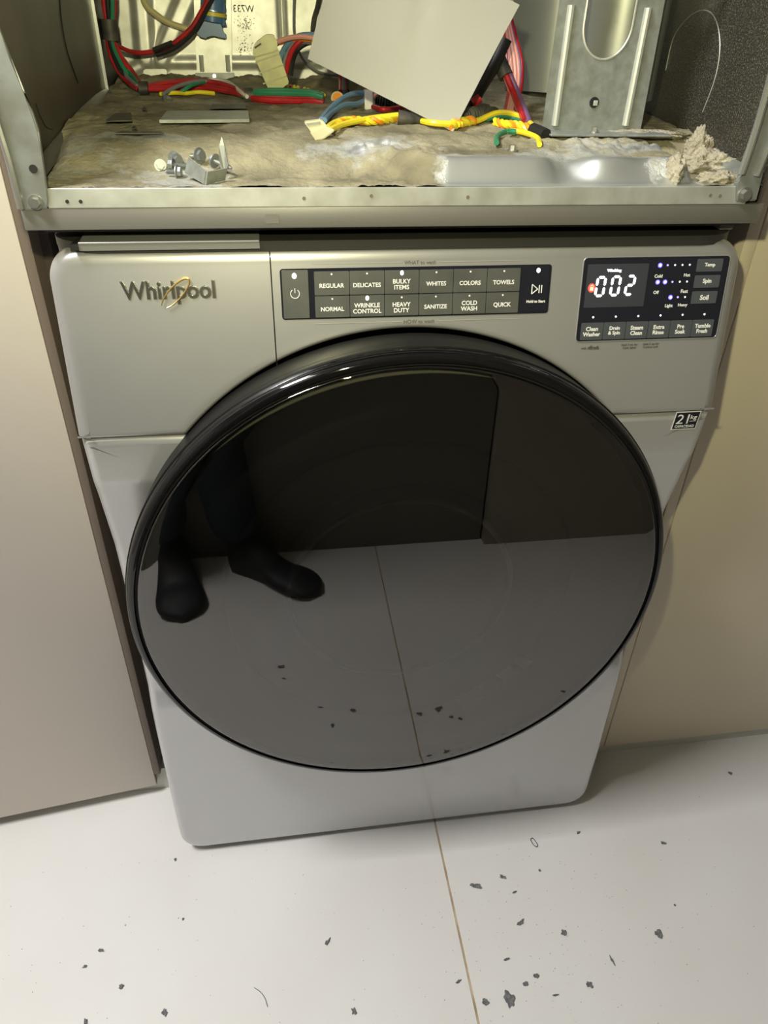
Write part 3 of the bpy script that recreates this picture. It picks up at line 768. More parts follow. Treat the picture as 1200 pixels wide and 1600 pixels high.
# blower duct: grey curved sheet at back right
bm = bmesh.new(); V1 = []
for k in range(25):
    t = k / 24; V1.append([bm.verts.new((.212 + .124 * t, .50 - .055 * sin(pi * .85 * t + .1), z)) for z in (1.048, 1.42)])
for a, b_ in zip(V1, V1[1:]): bm.faces.new((a[0], b_[0], b_[1], a[1]))
obj('air_duct', bm, M['duct'], DY)
bm = bmesh.new(); cyl(bm, (.255, .213, 1.062), (.255, .213, 1.42), .046, 48); obj('blower_housing', bm, M['duct'], DY)

# upright blower support on the right
YS = .155
UL, UR = (848, 205), (1003, 200)
def sup(u, v): return at(u, v, YS)
bm = bmesh.new()
outer = [sup(u, v) for u, v in ((847, 206), (1001, 202), (1040, -10), (1062, -120), (892, -120), (873, -10))]
cen = at(950, 42, YS); rx = at(988, 42, YS).x - cen.x; top = at(950, -120, YS).z
# plate as strips around the U cut-out
xl = cen.x - rx; xr = cen.x + rx; zb = at(950, 93, YS).z; zc = zb + rx * 1.15
def side_x(z, left):
    a, b_ = (outer[0], outer[4]) if left else (outer[1], outer[3]); t = (z - a.z) / (b_.z - a.z); return a.x + (b_.x - a.x) * t
prof = []
zs = [outer[0].z + (zb - outer[0].z) * k / 3 for k in range(4)]
rowsL = []
for z in zs: rowsL.append((z, None))
n = 14
for k in range(1, n + 1):
    a = pi / 2 * k / n; rowsL.append((zc - (zc - zb) * cos(a), rx * sin(a)))
rowsL.append((top, rx))
def vrow(z, hw, y):
    L_, R_ = side_x(z, True), side_x(z, False); h_ = hw or 0
    return [bm.verts.new((xx, y, z)) for xx in (L_, cen.x - h_, cen.x + h_, R_)]
for y in (YS, YS + .0025):
    prev = None
    for z, hw in rowsL:
        cur = vrow(z, hw, y)
        if prev:
            bm.faces.new((prev[0], prev[1], cur[1], cur[0])); bm.faces.new((prev[2], prev[3], cur[3], cur[2]))
            if hw is None: bm.faces.new((prev[1], prev[2], cur[2], cur[1]))
        prev = cur
bmesh.ops.remove_doubles(bm, verts=bm.verts[:], dist=1e-6)
sp = obj('blower_support', bm, M['galvd'], DY); tag(sp, 'grey-blue zinc upright plate with a deep U cut-out')
bm = bmesh.new(); rim = [Vector((xl, YS, top))] + [Vector((cen.x - rx * cos(pi * k / 24), YS, zc - (zc - zb) * sin(pi * k / 24))) for k in range(25)] + [Vector((xr, YS, top))]
tube(bm, rim, .0011, 6); obj('cutout_rim', bm, M['galv'], sp)
for a, b_ in (((867, 196), (893, 8)), ((977, 196), (1013, 12))):
    bm = bmesh.new(); tube(bm, [sup(*a), sup(*b_)], .0040, 10); obj('support_rib', bm, M['ribm'], sp)
p = sup(928, 160); bm = bmesh.new(); cyl(bm, (p.x, YS - .0004, p.z), (p.x, YS - .0014, p.z), .0052, 18); h_ = obj('support_hole', bm, M['seam'], sp)
bm = bmesh.new(); bx(bm, p.x - .001, p.x + .0038, YS - .0022, YS - .001, p.z - .003, p.z + .002, .0005, 1); obj('hole_tab', bm, M['galv'], h_)
# foot of the support
bm = bmesh.new(); bx(bm, outer[0].x - .002, outer[1].x + .02, YS - .035, YS + .004, 1.0335, 1.0358, .0008, 1); obj('support_foot', bm, M['galvd'], sp)
hexbolt('foot_bolt', Vector((.2105, YS - .018, 1.0355)), .0035, sp, False)
# something above the support crossing the top edge of the view
bm = bmesh.new(); bx(bm, cen.x - .055, cen.x + .105, YS - .012, YS - .002, 1.1735, 1.190, .003); obj('cross_rail', bm, M['galvd'], sp)

# slotted plate pressed in the pan
def padplate(name, pix, th, matl, lift=.0005, parent=DY, tilt=0):
    pts = [on_pan(u, v) for u, v in pix]; bm = bmesh.new(); z0 = max(p.z for p in pts) + lift
    A = [bm.verts.new((p.x, p.y, z0)) for p in pts]; B = [bm.verts.new((p.x, p.y, z0 - th)) for p in pts]
    bm.faces.new(A); bm.faces.new(B[::-1])
    for i in range(len(A)): j = (i + 1) % len(A); bm.faces.new((A[i], B[i], B[j], A[j]))
    return obj(name, bm, matl, parent)
pp = padplate('slotted_plate', ((250, 196), (390, 193), (388, 177), (262, 178)), .003, M['galvd'], .003)
pq = padplate('slot', ((338, 187), (356, 187), (353, 184), (341, 184)), .0003, M['seam'], .0042, pp)
padplate('slot', ((328, 175), (385, 175), (384, 167), (332, 167)), .0004, M['blackrib'], .003, pp)
padplate('pan_slot', ((165, 196), (207, 194), (205, 180), (180, 180)), .001, M['blackrib'], .0018)
padplate('pan_slot', ((180, 213), (257, 212), (250, 209), (190, 209)), .001, M['blackrib'], .002)
padplate('punched_hole', ((206, 208), (216, 208), (210, 202)), .0006, M['seam'], .0032)
padplate('punched_hole', ((222, 175), (230, 175), (226, 169)), .0006, M['seam'], .0022)
hexbolt('bolt', on_pan(800, 236) , .0035, DY, False)

# ------------------------------------------------------------------ wires and loose parts inside the dryer
def wire(pts, r, matl, name='wire', parent=None, n=7):
    bm = bmesh.new(); tube(bm, smooth_pts(pts, n), r, 8); o = obj(name, bm, M[matl])
    if parent: o.parent = parent
    return o
def A(lst):
    out = []
    for u, v, y in lst:
        p = at(u, v, y)
        if y < .6 and p.z < zpan(p.x, p.y) + .003: p = on_pan(u, v, .0045)
        out.append(p)
    return out
def offs(pts, dx=0, dy=0, dz=0, jit=.0):
    return [p + Vector((dx + random.uniform(-jit, jit), dy, dz + random.uniform(-jit, jit))) for p in pts]
# left bundle down the corner, through a black sleeve, along the pan
H1 = thing('wiring_harness', 'red and green wire bundle running down the left rear corner and along the pan', 'wiring')
path = A([(166, -60, .498), (170, 0, .498), (172, 40, .498), (173, 66, .495), (185, 95, .485), (203, 120, .475)]) + [on_pan(219, 137, .006)]
cols = ['red', 'red', 'green', 'greyw', 'red', 'black', 'green']
for k, c in enumerate(cols):
    a = 2 * pi * k / 7
    wire([p + Vector((cos(a) * .0062 * w_, sin(a) * .005 * w_, sin(a) * .005 * w_)) for p, w_ in zip(path, (1.3, 1.2, .6, .7, 1.1, 1.2, .6))], .0029, c, parent=H1)
bm = bmesh.new(); tube(bm, smooth_pts(A([(170, 30, .496), (172, 45, .496), (174, 63, .496)])), .0105, 14); obj('sleeve', bm, M['blackrib'], H1)
seg2 = [on_pan(*q_) for q_ in ((222, 139, .006), (262, 137, .006), (310, 135, .006), (350, 140, .006), (385, 149, .006))]
for k, (c, dz, dy) in enumerate([('red', .004, 0), ('red', .001, -.006), ('red', .0, .006), ('red', .005, .008), ('green', .003, -.009), ('greyw', .0075, -.002), ('white', .008, .003), ('yellow', -.003, -.012), ('red', -.001, -.01)]):
    w_ = (0.3, 1, 1.1, 1, .3)
    if c == 'greyw': pp2 = [on_pan(*q_) for q_ in ((255, 147, .004), (280, 134, .010), (310, 127, .013), (335, 131, .010), (355, 144, .003))]
    elif c == 'white': pp2 = [on_pan(*q_) for q_ in ((310, 131, .010), (330, 125, .012), (355, 128, .012), (375, 143, .009), (386, 151, .006))]
    elif c == 'green': pp2 = [on_pan(*q_) for q_ in ((282, 145, .003), (300, 133, .011), (325, 129, .011), (350, 139, .006), (384, 152, .004))]
    elif c == 'yellow': pp2 = [on_pan(*q_) for q_ in ((250, 147, .002), (272, 145, .004), (290, 146, .002), (310, 144, .004), (335, 146, .002))]
    else: pp2 = [p + Vector((0, dy * q_ * .8, dz * q_ * 1.2)) for p, q_ in zip(seg2, w_)]
    wire(pp2, .0025, c, parent=H1)
seg3 = [on_pan(*q_) for q_ in ((388, 149, .006), (415, 151, .006), (450, 152, .006), (485, 153, .005), (505, 157, .003))]
for c, dz, dy in (('green', .006, .004), ('green', .004, -.003), ('red', -.001, -.002), ('red', -.003, -.007), ('red', .0, .006), ('red', -.005, -.004)):
    wire([p + Vector((0, dy * q_, dz * q_)) for p, q_ in zip(seg3, (.4, 1, 1.1, 1, .8))], .0034, c, parent=H1)
for (u, v, y) in ((225, 139, seg2[0].y), (389, 149, seg3[0].y)):
    bm = bmesh.new(); a = at(u - 7, v, y); b_ = at(u + 7, v, y); tube(bm, [a, b_], .0088, 12); obj('harness_tie', bm, M['blackrib'], H1)
def twist(path, cols, amp, r, parent, turns=7):
    P = smooth_pts(path, 14); n = len(P)
    for k, c in enumerate(cols):
        Q = []
        for i, p in enumerate(P):
            a = 2 * pi * (turns * i / n + k / len(cols)); t = (P[min(i + 1, n - 1)] - P[max(i - 1, 0)]).normalized(); s1 = t.cross(Vector((0, 1, 0))).normalized(); s2 = t.cross(s1)
            Q.append(p + s1 * cos(a) * amp + s2 * sin(a) * amp)
        bm = bmesh.new(); tube(bm, Q, r, 6); obj('wire', bm, M[c], parent)
twist([on_pan(*q_) for q_ in ((452, 138, .005), (470, 141, .006), (490, 147, .005), (505, 151, .003))], ['yellow', 'yellow', 'red'], .0028, .0026, H1, 4)

H2 = thing('sensor_cable', 'red and black cable looping across the left of the back panel', 'cable')
lp = A([(170, 62, .50), (188, 74, .52), (212, 82, .54), (240, 80, .55), (270, 68, .55), (298, 44, .55), (312, 22, .55), (326, -4, .55), (345, -40, .55)])
wire(lp, .0030, 'red', parent=H2); wire(lp[3:] and [p + Vector((.003, -.003, -.005)) for p in lp[3:]], .0026, 'black', parent=H2)
wire([p + Vector((0, -.0028, .0008)) for p in lp[3:5]], .0036, 'black', parent=H2)
T1 = wire(A([(215, -50, .56), (225, 2, .565), (243, 22, .57), (265, 36, .575), (292, 45, .58), (310, 50, .58)]), .0042, 'tubeclear', 'thin_hose'); tag(T1, 'pale cream hose curving down the upper left of the back panel', 'hose')
# blue valve
BV = thing('water_valve', 'blue plastic housing with a yellow band on the back panel', 'valve', at(332, 40, .56))
def kp(o, p): keep(o, p); return o
a = at(334, -40, .565); b_ = at(332, 34, .565)
bm = bmesh.new(); cyl(bm, a, b_, .017, 24); bmesh.ops.scale(bm, vec=(1, 1, 1), verts=bm.verts); kp(obj('housing', bm, M['blueplastic']), BV)
bm = bmesh.new(); cyl(bm, at(333, 19, .565), at(333, 25, .565), .0178, 24); kp(obj('band', bm, M['yelband']), BV)
bm = bmesh.new(); cyl(bm, at(333.4, 16, .565), at(333.3, 17.5, .565), .0182, 24); kp(obj('clip_ring', bm, M['zinc']), BV)
bm = bmesh.new(); bl = [(308, 55), (307, 38), (314, 33), (340, 30), (346, 36), (347, 50), (351, 52), (354, 57), (350, 61), (344, 57), (334, 56), (328, 55), (323, 60), (318, 60), (315, 57)]
pts = [at(u, v, .562) for u, v in bl]; A_ = [bm.verts.new(p) for p in pts]; B_ = [bm.verts.new(p + Vector((0, .022, 0))) for p in pts]; bm.faces.new(A_); bm.faces.new(B_[::-1])
for i in range(len(A_)): j = (i + 1) % len(A_); bm.faces.new((A_[i], B_[i], B_[j], A_[j]))
bmesh.ops.bevel(bm, geom=bm.edges[:], offset=.0012, segments=2, affect='EDGES'); kp(obj('flange', bm, M['blueplastic']), BV)
bm = bmesh.new(); tube(bm, smooth_pts([at(u, v, .56) for u, v in ((344, 0), (349, 12), (347, 24), (350, 40))]), .0035, 8); kp(obj('side_pipe', bm, M['blueplastic']), BV)

# nylon connector leaning against the harness
CN = thing('plug_housing', 'yellowish translucent nylon plug standing tilted in front of the back panel', 'connector', at(430, 110, .40))
def block(name, pix, y0, y1, matl, parent, bev=.0012):
    bm = bmesh.new(); pts = [at(u, v, y0) for u, v in pix]; off = Vector((0, y1 - y0, 0))
    A_ = [bm.verts.new(p) for p in pts]; B_ = [bm.verts.new(p + off) for p in pts]; bm.faces.new(A_); bm.faces.new(B_[::-1])
    for i in range(len(A_)): j = (i + 1) % len(A_); bm.faces.new((A_[i], B_[i], B_[j], A_[j]))
    if bev: bmesh.ops.bevel(bm, geom=bm.edges[:], offset=bev, segments=2, affect='EDGES')
    o = obj(name, bm, M[matl]); 
    if parent: keep(o, parent)
    return o
block('shell', ((394, 82), (432, 70), (452, 130), (424, 150)), .385, .405, 'nylon', CN)
block('collar', ((395, 76), (400, 66), (416, 54), (428, 54), (434, 66), (433, 80), (396, 90)), .380, .408, 'nylon', CN)
for (a, b_) in (((399, 97), (436, 84)), ((404, 115), (443, 101)), ((411, 131), (448, 118))):
    bm = bmesh.new(); tube(bm, [at(*a, .3845), at(*b_, .3845)], .0009, 6); keep(obj('rib', bm, M['ivory']), CN)
block('latch_slot', ((397, 74), (407, 67), (409, 69), (399, 76)), .3785, .380, 'black', CN, 0)
block('latch_slot', ((424, 144), (434, 138), (435, 140), (425, 146)), .3835, .385, 'black', CN, 0)
H3 = thing('plug_wires', 'grey, pink and red wires curving from the nylon plug to behind the grey sheet', 'wiring')
wire(A([(425, 70, .395), (440, 63, .39), (460, 58, .38), (480, 58, .37), (500, 62, .36)]), .0029, 'pink', parent=H3)
wire(A([(428, 69, .395), (442, 66, .40), (462, 61, .39), (482, 62, .38), (500, 66, .37)]), .0026, 'orange', parent=H3)
wire(A([(424, 70, .39), (428, 68, .388), (433, 66, .387)]), .0042, 'black', parent=H3)
wire(A([(437, 96, .40), (442, 80, .40), (452, 66, .395), (470, 55, .39), (500, 54, .38)]), .0030, 'blue', parent=H3)
wire(A([(442, 108, .40), (448, 88, .40), (458, 70, .395), (475, 64, .39), (500, 70, .38)]), .0034, 'greyw', parent=H3)
wire(A([(447, 114, .40), (452, 90, .395), (461, 72, .39), (478, 60, .385), (500, 64, .37)]), .0032, 'red', parent=H3)
wire(A([(453, 118, .40), (457, 94, .40), (466, 76, .395), (484, 66, .39), (502, 70, .38)]), .0034, 'black', parent=H3)
CB = wire(A([(462, -40, .57), (459, 20, .57), (461, 60, .575), (472, 90, .575), (490, 108, .575), (510, 116, .57), (530, 118, .56)]), .0017, 'greyw', 'thin_cable'); tag(CB, 'thin grey cable hanging in a curve between plug and grey sheet', 'cable')
CB2 = wire(A([(505, -40, .5), (497, 8, .48), (491, 30, .46), (489, 50, .45)]), .0034, 'blackrib', 'thin_cable'); tag(CB2, 'dark cable along the upper left edge of the grey sheet', 'cable')
H4 = thing('wire_drop', 'short red, green and grey wires dropping to the pan below the grey sheet', 'wiring')
for u0, u1, c in ((528, 532, 'red'), (534, 536, 'greyw'), (540, 538, 'green'), (545, 540, 'red'), (548, 543, 'black')):
    wire(A([(u0, 80, .50), (u0, 105, .50), (u1, 125, .49), (u1, 143, .48)]), .0030, c, parent=H4)
OR = thing('ring_terminal', 'orange-faced round terminal lying on the pan below the grey sheet', 'terminal', at(527, 155, .40))
p = at(527, 155, .40); bm = bmesh.new(); cyl(bm, p, p + Vector((0, -.003, .0015)), .0085, 20); keep(obj('ring', bm, M['ivory']), OR)
bm = bmesh.new(); cyl(bm, p + Vector((0, -.003, .0015)), p + Vector((0, -.0045, .0022)), .0062, 18); keep(obj('insulator', bm, M['orange']), OR)

# small white plug, blue wires, ivory plug, yellow pair
WP = thing('white_plug', 'small white plug on edge between blue and red wires', 'connector', at(577, 155, .33))
block('shell', ((570, 141), (583, 142), (583, 172), (570, 172)), .325, .342, 'white', WP, .001)
block('clip', ((581, 166), (588, 168), (589, 180), (582, 178)), .325, .335, 'white', WP, .001)
wp_ = [(572, 148), (578, 150)]
H5 = thing('blue_wire_pair', 'pair of blue wires between the white plug and the ivory plug', 'wiring')
wire(A([(570, 146, .335), (550, 147, .32), (530, 157, .29), (514, 172, .26), (502, 187, .235)]), .0030, 'blue', parent=H5)
wire(A([(570, 157, .335), (556, 163, .31), (538, 164, .29), (520, 175, .26), (507, 188, .235)]), .0030, 'blue', parent=H5)
H6 = thing('red_wire_pair', 'pink and red wires leaving the right side of the white plug', 'wiring')
wire(A([(583, 152, .33), (592, 144, .33), (604, 138, .34), (640, 132, .35)]), .0027, 'pink', parent=H6)
wire(A([(583, 167, .33), (598, 171, .32), (618, 169, .32), (640, 165, .32)]), .0030, 'red', parent=H6)
CT = thing('corrugated_conduit', 'black corrugated conduit passing behind the grey sheet', 'conduit', at(650, 160, .36))
P = smooth_pts(A([(588, 150, .36), (620, 157, .35), (670, 165, .34), (720, 172, .32), (760, 178, .30)]), 30)
bm = bmesh.new(); tube(bm, P, .0085, 12, True, lambda t: .0090 + .0014 * (1 if int(t * 60) % 2 else -1)); keep(obj('sleeve', bm, M['blackrib']), CT)
IP = thing('ivory_plug', 'ivory plug with yellow and blue wires lying on the pan front', 'connector', at(500, 198, .19))
yi = on_pan(500, 216, .001).y
block('shell', ((475, 191), (503, 187), (512, 198), (500, 210), (487, 208)), yi + .004, yi + .016, 'ivory', IP)
block('clip', ((484, 206), (508, 196), (524, 204), (506, 218), (494, 221)), yi, yi + .004 + .003, 'ivory', IP)
block('key', ((478, 193), (500, 190), (501, 193), (480, 196)), yi + .003, yi + .006, 'galvd', IP, 0)
H7 = thing('yellow_wire_pair', 'twisted yellow wires running right from the ivory plug to a black sleeve', 'wiring')
yp = A([(518, 203, .175), (528, 193, .185), (550, 188, .19), (585, 189, .19), (620, 185, .195), (645, 184, .20)])
twist(yp[1:], ['yellow', 'yellow', 'orange'], .0022, .0023, H7, 5)
wire(A([(516, 203, .175), (526, 198, .18), (545, 192, .183), (580, 185, .186), (622, 180, .19)]), .0030, 'yellow', parent=H7)
wire(A([(512, 200, .175), (522, 192, .18), (540, 186, .185)]), .0030, 'yellow', parent=H7)
bm = bmesh.new(); tube(bm, smooth_pts(A([(622, 184, .192), (640, 186, .19), (660, 189, .19)])), .0078, 12, True, lambda t: .0082 - .003 * t); obj('sleeve', bm, M['blackrib'], H7)
wire(A([(655, 188, .19), (675, 192, .19), (700, 194, .19), (722, 194, .19)]), .0032, 'yellow', parent=H7)
twist(A([(705, 195, .20), (722, 192, .20), (740, 188, .205)]), ['yellow', 'orange'], .0030, .0028, H7, 2)
# green yellow earth wires on the right
EW = thing('earth_wire', 'green and yellow earth wire arching right of the grey sheet tip', 'wire', at(780, 180, .2))
o = wire(A([(715, 195, .19), (745, 189, .19), (775, 177, .20), (800, 178, .21), (820, 187, .215), (832, 196, .215)]), .0031, 'yellow'); keep(o, EW)
o = wire([p + Vector((0, .0005, -.0026)) for p in A([(760, 183, .195), (778, 178, .20), (800, 180, .21), (820, 189, .215), (832, 199, .215)])], .0027, 'green'); keep(o, EW)
EW2 = thing('earth_wire', 'short green and yellow wire loop over the bolt in the pan ridge', 'wire', at(805, 210, .15))
o = wire(A([(776, 223, .135), (777, 213, .14), (790, 206, .145), (806, 206, .145)]), .0027, 'green'); keep(o, EW2)
o = wire(A([(790, 206, .1445), (806, 205, .1448), (825, 209, .14), (840, 216, .135), (843, 226, .13)]), .0027, 'yellow'); keep(o, EW2)
H8 = thing('yellow_wire_twist', 'twisted yellow wires ending in a black boot beside the zinc support', 'wiring')
twist(A([(773, 190, .215), (790, 194, .21), (812, 196, .205), (835, 203, .20)]), ['yellow', 'yellow', 'orange'], .0022, .0024, H8, 3)
wire(A([(832, 202, .20), (842, 206, .198), (853, 211, .195)]), .0065, 'black', 'boot', H8)
H9 = thing('pink_wire_bundle', 'bundle of pink and red wires hanging right of the grey sheet', 'wiring')
for k, (c, du) in enumerate((('pink', 0), ('pink', 5), ('red', -4), ('pink', 9), ('red', 13), ('pink', -2), ('purple', 11))):
    wire(A([(788 + du * .6, 20, .34), (793 + du, 60, .34), (798 + du * 1.3, 100, .33), (800 + du, 140, .31), (793 + du * .8, 175, .29)]), .0029, c, parent=H9)
H10 = thing('red_wire_pair', 'red and purple wires leaving a grey sleeve in front of the pink bundle', 'wiring')
wire(A([(790, 116, .27), (804, 150, .25), (820, 190, .225)]), .0038, 'red', parent=H10)
wire(A([(796, 116, .27), (811, 150, .25), (827, 192, .225)]), .0034, 'purple', parent=H10)
wire(A([(787, 116, .272), (801, 150, .252), (815, 186, .23)]), .0022, 'pink', parent=H10)
bm = bmesh.new(); tube(bm, A([(780, 95, .28), (791, 120, .27)]), .0085, 12); obj('sleeve', bm, M['blackrib'], H10)
BR = thing('black_sleeve', 'black sleeve running down behind the right edge of the grey sheet', 'sleeve', at(750, 140, .3))
bm = bmesh.new(); tube(bm, A([(790, 60, .27), (770, 105, .27), (748, 140, .265), (730, 172, .26)]), .0078, 12); keep(obj('tube', bm, M['black']), BR)
bm = bmesh.new(); cyl(bm, at(738, 162, .25), at(750, 153, .25), .005, 12); keep(obj('red_end', bm, M['red']), BR)
CT2 = thing('corrugated_conduit', 'dusty corrugated conduit end right of the grey sheet tip', 'conduit', at(740, 180, .27))
P = smooth_pts(A([(716, 186, .26), (735, 182, .262), (755, 180, .27), (772, 182, .275)]), 20)
bm = bmesh.new(); tube(bm, P, .0085, 12, True, lambda t: .0085 + .0014 * (1 if int(t * 32) % 2 else -1)); keep(obj('sleeve', bm, M['blackrib']), CT2)

# grey sheet
corn = [at(481, 92, .24), at(708, 206, .165), at(812, 8, .20), at(800, -150, .23), at(530, -150, .25)]
SH = thing('plastic_sheet', 'pale grey plastic sheet hanging point-down over the dryer wiring', 'sheet', corn[1])
bm = bmesh.new(); N_ = 24; G = {}
c0, c1, c2 = corn[0], corn[1], corn[2]; e1v = c0 - c1; e2v = c2 - c1
nn = e1v.cross(e2v).normalized(); 
if nn.y > 0: nn = -nn
c3 = at(533, -110, .25)
for i in range(N_ + 1):
    for j in range(N_ + 1):
        s_, t_ = i / N_, j / N_
        p = c1 * (1 - s_) * (1 - t_) + c0 * s_ * (1 - t_) + c2 * (1 - s_) * t_ + c3 * s_ * t_
        p += nn * (.010 * sin(pi * s_) * t_ + .004 * sin(3 * t_ + 1.5 * s_) * t_ - .006 * math.exp(-((s_ - .35 - .15 * t_) / .05) ** 2) * t_ * .6)
        G[i, j] = bm.verts.new(p)
for i in range(N_):
    for j in range(N_): bm.faces.new((G[i, j], G[i + 1, j], G[i + 1, j + 1], G[i, j + 1]))
r = bmesh.ops.solidify(bm, geom=bm.faces[:], thickness=.0012)
keep(obj('panel', bm, M['sheet'], ang=60), SH)

# loose screws and bracket on the pan
def screw(p, d, L_=.014, r=.0016, hr=.0042, label='', head=1):
    t = thing('hex_screw', label, 'screw', p, 'loose screws on the dryer pan')
    d = Vector(d).normalized(); p = Vector(p)
    bm = bmesh.new(); cyl(bm, p, p + d * .0035, hr, 6); cyl(bm, p + d * .0035, p + d * .0045, hr * 1.45, 16); keep(obj('head', bm, M['screw']), t)
    bm = bmesh.new(); P = [p + d * (.0045 + L_ * k / 24) for k in range(25)]
    tube(bm, P, r, 8, True, lambda q_: (r if int(q_ * 24) % 2 else r * 1.3) * (1 if q_ < .85 else 1 - (q_ - .85) * 4)); keep(obj('thread', bm, M['screw']), t)
def opn(u, v, l=.004): return on_pan(u, v) + Vector((0, 0, l))
screw(opn(252, 267, .005), (-.2, 1, -.25), .012, .0016, .0038, 'leftmost loose screw with its hex head facing the camera')
screw(opn(264, 264), (1, -.15, -.05), .014, .0018, .0040, 'loose screw lying with its thread pointing right at the pile edge')
screw(opn(281, 262, .006), (-.5, .8, -.1), .010, .0016, .0040, 'loose screw standing behind the other screws left of the bracket')
screw(opn(284, 276), (-1, .2, 0), .010, .0018, .0042, 'loose screw at the foot of the pile left of the bracket')
screw(opn(270, 258, .006), (.4, 1, -.1), .010, .0016, .0040, 'loose screw uppermost in the pile left of the bracket')
screw(opn(332, 264, .008), (.95, -.8, -.25), .020, .0018, .0045, 'long loose screw leaning out over the right of the bracket')
screw(opn(318, 258, .008), (-.7, .6, -.1), .012, .0016, .0050, 'loose screw resting inside the bent bracket')
BK = thing('bent_bracket', 'small bent zinc bracket lying among loose screws on the pan', 'bracket', on_pan(318, 285))
pb = lambda u, v, y: at(u, v, y)
def quad(name, pts, th, matl, parent):
    bm = bmesh.new(); P = [Vector(p) for p in pts]; nn = (P[1] - P[0]).cross(P[2] - P[0]).normalized()
    A_ = [bm.verts.new(p) for p in P]; B_ = [bm.verts.new(p + nn * th) for p in P]; bm.faces.new(A_); bm.faces.new(B_[::-1])
    for i in range(len(P)): j = (i + 1) % len(P); bm.faces.new((A_[i], B_[i], B_[j], A_[j]))
    return keep(obj(name, bm, M[matl], None, False), parent)
f0 = on_pan(320, 288); yb = f0.y
quad('left_flange', [at(320, 288, yb), at(323, 268, yb), at(296, 247, yb + .03), at(290, 270, yb + .03)], .0012, 'galvd', BK)
quad('right_flange', [at(320, 288, yb), at(350, 281, yb + .022), at(354, 262, yb + .022), at(323, 268, yb)], .0012, 'galvd', BK)
UP = thing('steel_clip', 'thin upright grey metal clip standing behind the screws', 'clip', at(350, 272, yb + .03))
quad('blade', [at(352, 272, yb + .03), at(357, 258, yb + .03), at(351, 226, yb + .032), at(347, 213, yb + .033), at(343, 228, yb + .032), at(343, 250, yb + .030), at(345, 262, yb + .03)], .0014, 'post', UP)

# lint clump at the right corner of the pan
def lump(name, c, rx, ry, rz, seed, label, cat, amp=.35, sub=4, matl='lint', f=60):
    bm = bmesh.new(); bmesh.ops.create_icosphere(bm, subdivisions=sub, radius=1)
    for v in bm.verts:
        n_ = v.co.normalized(); s_ = 1 + amp * fbm(n_.x * 1.4 + seed, n_.y * 1.4 + n_.z, 1.6, 4, seed) + .12 * abs(fbm(n_.x + n_.z, n_.y, 9, 2, seed))
        v.co = Vector((n_.x * rx * s_, n_.y * ry * s_, n_.z * rz * s_)) + n_ * (.0016 * noise.noise(n_ * 14 + Vector((seed, 0, 0))))
    o = obj(name, bm, M[matl], None, True, 180); o.location = c; tag(o, label, cat); return o
c = on_pan(1098, 268)
lump('lint_clump', c + Vector((.004, .008, .004)), .030, .022, .014, 3, 'largest pale lint clump in the right front corner of the pan', 'lint', .5, 5)
lump('lint_clump', c + Vector((-.002, .018, .017)), .012, .010, .017, 8, 'ragged upright lint tuft on top of the right corner clump', 'lint', .55, 5)
lump('lint_clump', on_pan(1125, 284) + Vector((0, .004, .002)), .020, .010, .006, 12, 'flat pale lint wad against the right corner post', 'lint', .5)
lump('lint_clump', on_pan(1052, 275) + Vector((0, .0, .004)), .007, .012, .014, 15, 'strip of lint draped over the right end of the pan lip', 'lint', .5)
lump('lint_clump', on_pan(1000, 212) + Vector((0, .0, .001)), .050, .012, .004, 17, 'long lint drift lying along the foot of the zinc support', 'lint', .6)
lump('lint_clump', on_pan(262, 156) + Vector((0, 0, .001)), .006, .006, .004, 20, 'small dark lint ball on the left of the pan', 'lint', .4, 3, 'flake')

# ------------------------------------------------------------------ debris on the floor
def flake(u, v, w, h, ang, label, seed, curl=.3, matl='flake'):
    p = atz(u, v, .001); pw = (atz(u + w / 2, v, 0) - atz(u - w / 2, v, 0)).length; ph = (atz(u, v + h / 2, 0) - atz(u, v - h / 2, 0)).length
    bm = bmesh.new(); bmesh.ops.create_icosphere(bm, subdivisions=3, radius=1); rx, ry = pw * .42, ph * .42
    ca, sa = cos(ang), sin(ang)
    for v_ in bm.verts:
        n_ = v_.co.normalized(); s_ = 1 + .75 * fbm(n_.x, n_.y, 1.5, 4, seed * 3.7)
        x, y = n_.x * rx * s_, n_.y * ry * s_
        v_.co = Vector((x * ca - y * sa, x * sa + y * ca, .0008 + n_.z * .0010 + .0012 * (n_.x ** 2) * curl))
    o = obj('lint_flake', bm, M[matl], None, True, 80); o.location = (p.x, p.y, 0.0004); tag(o, label, 'lint', 'grey lint flakes on the floor'); return o
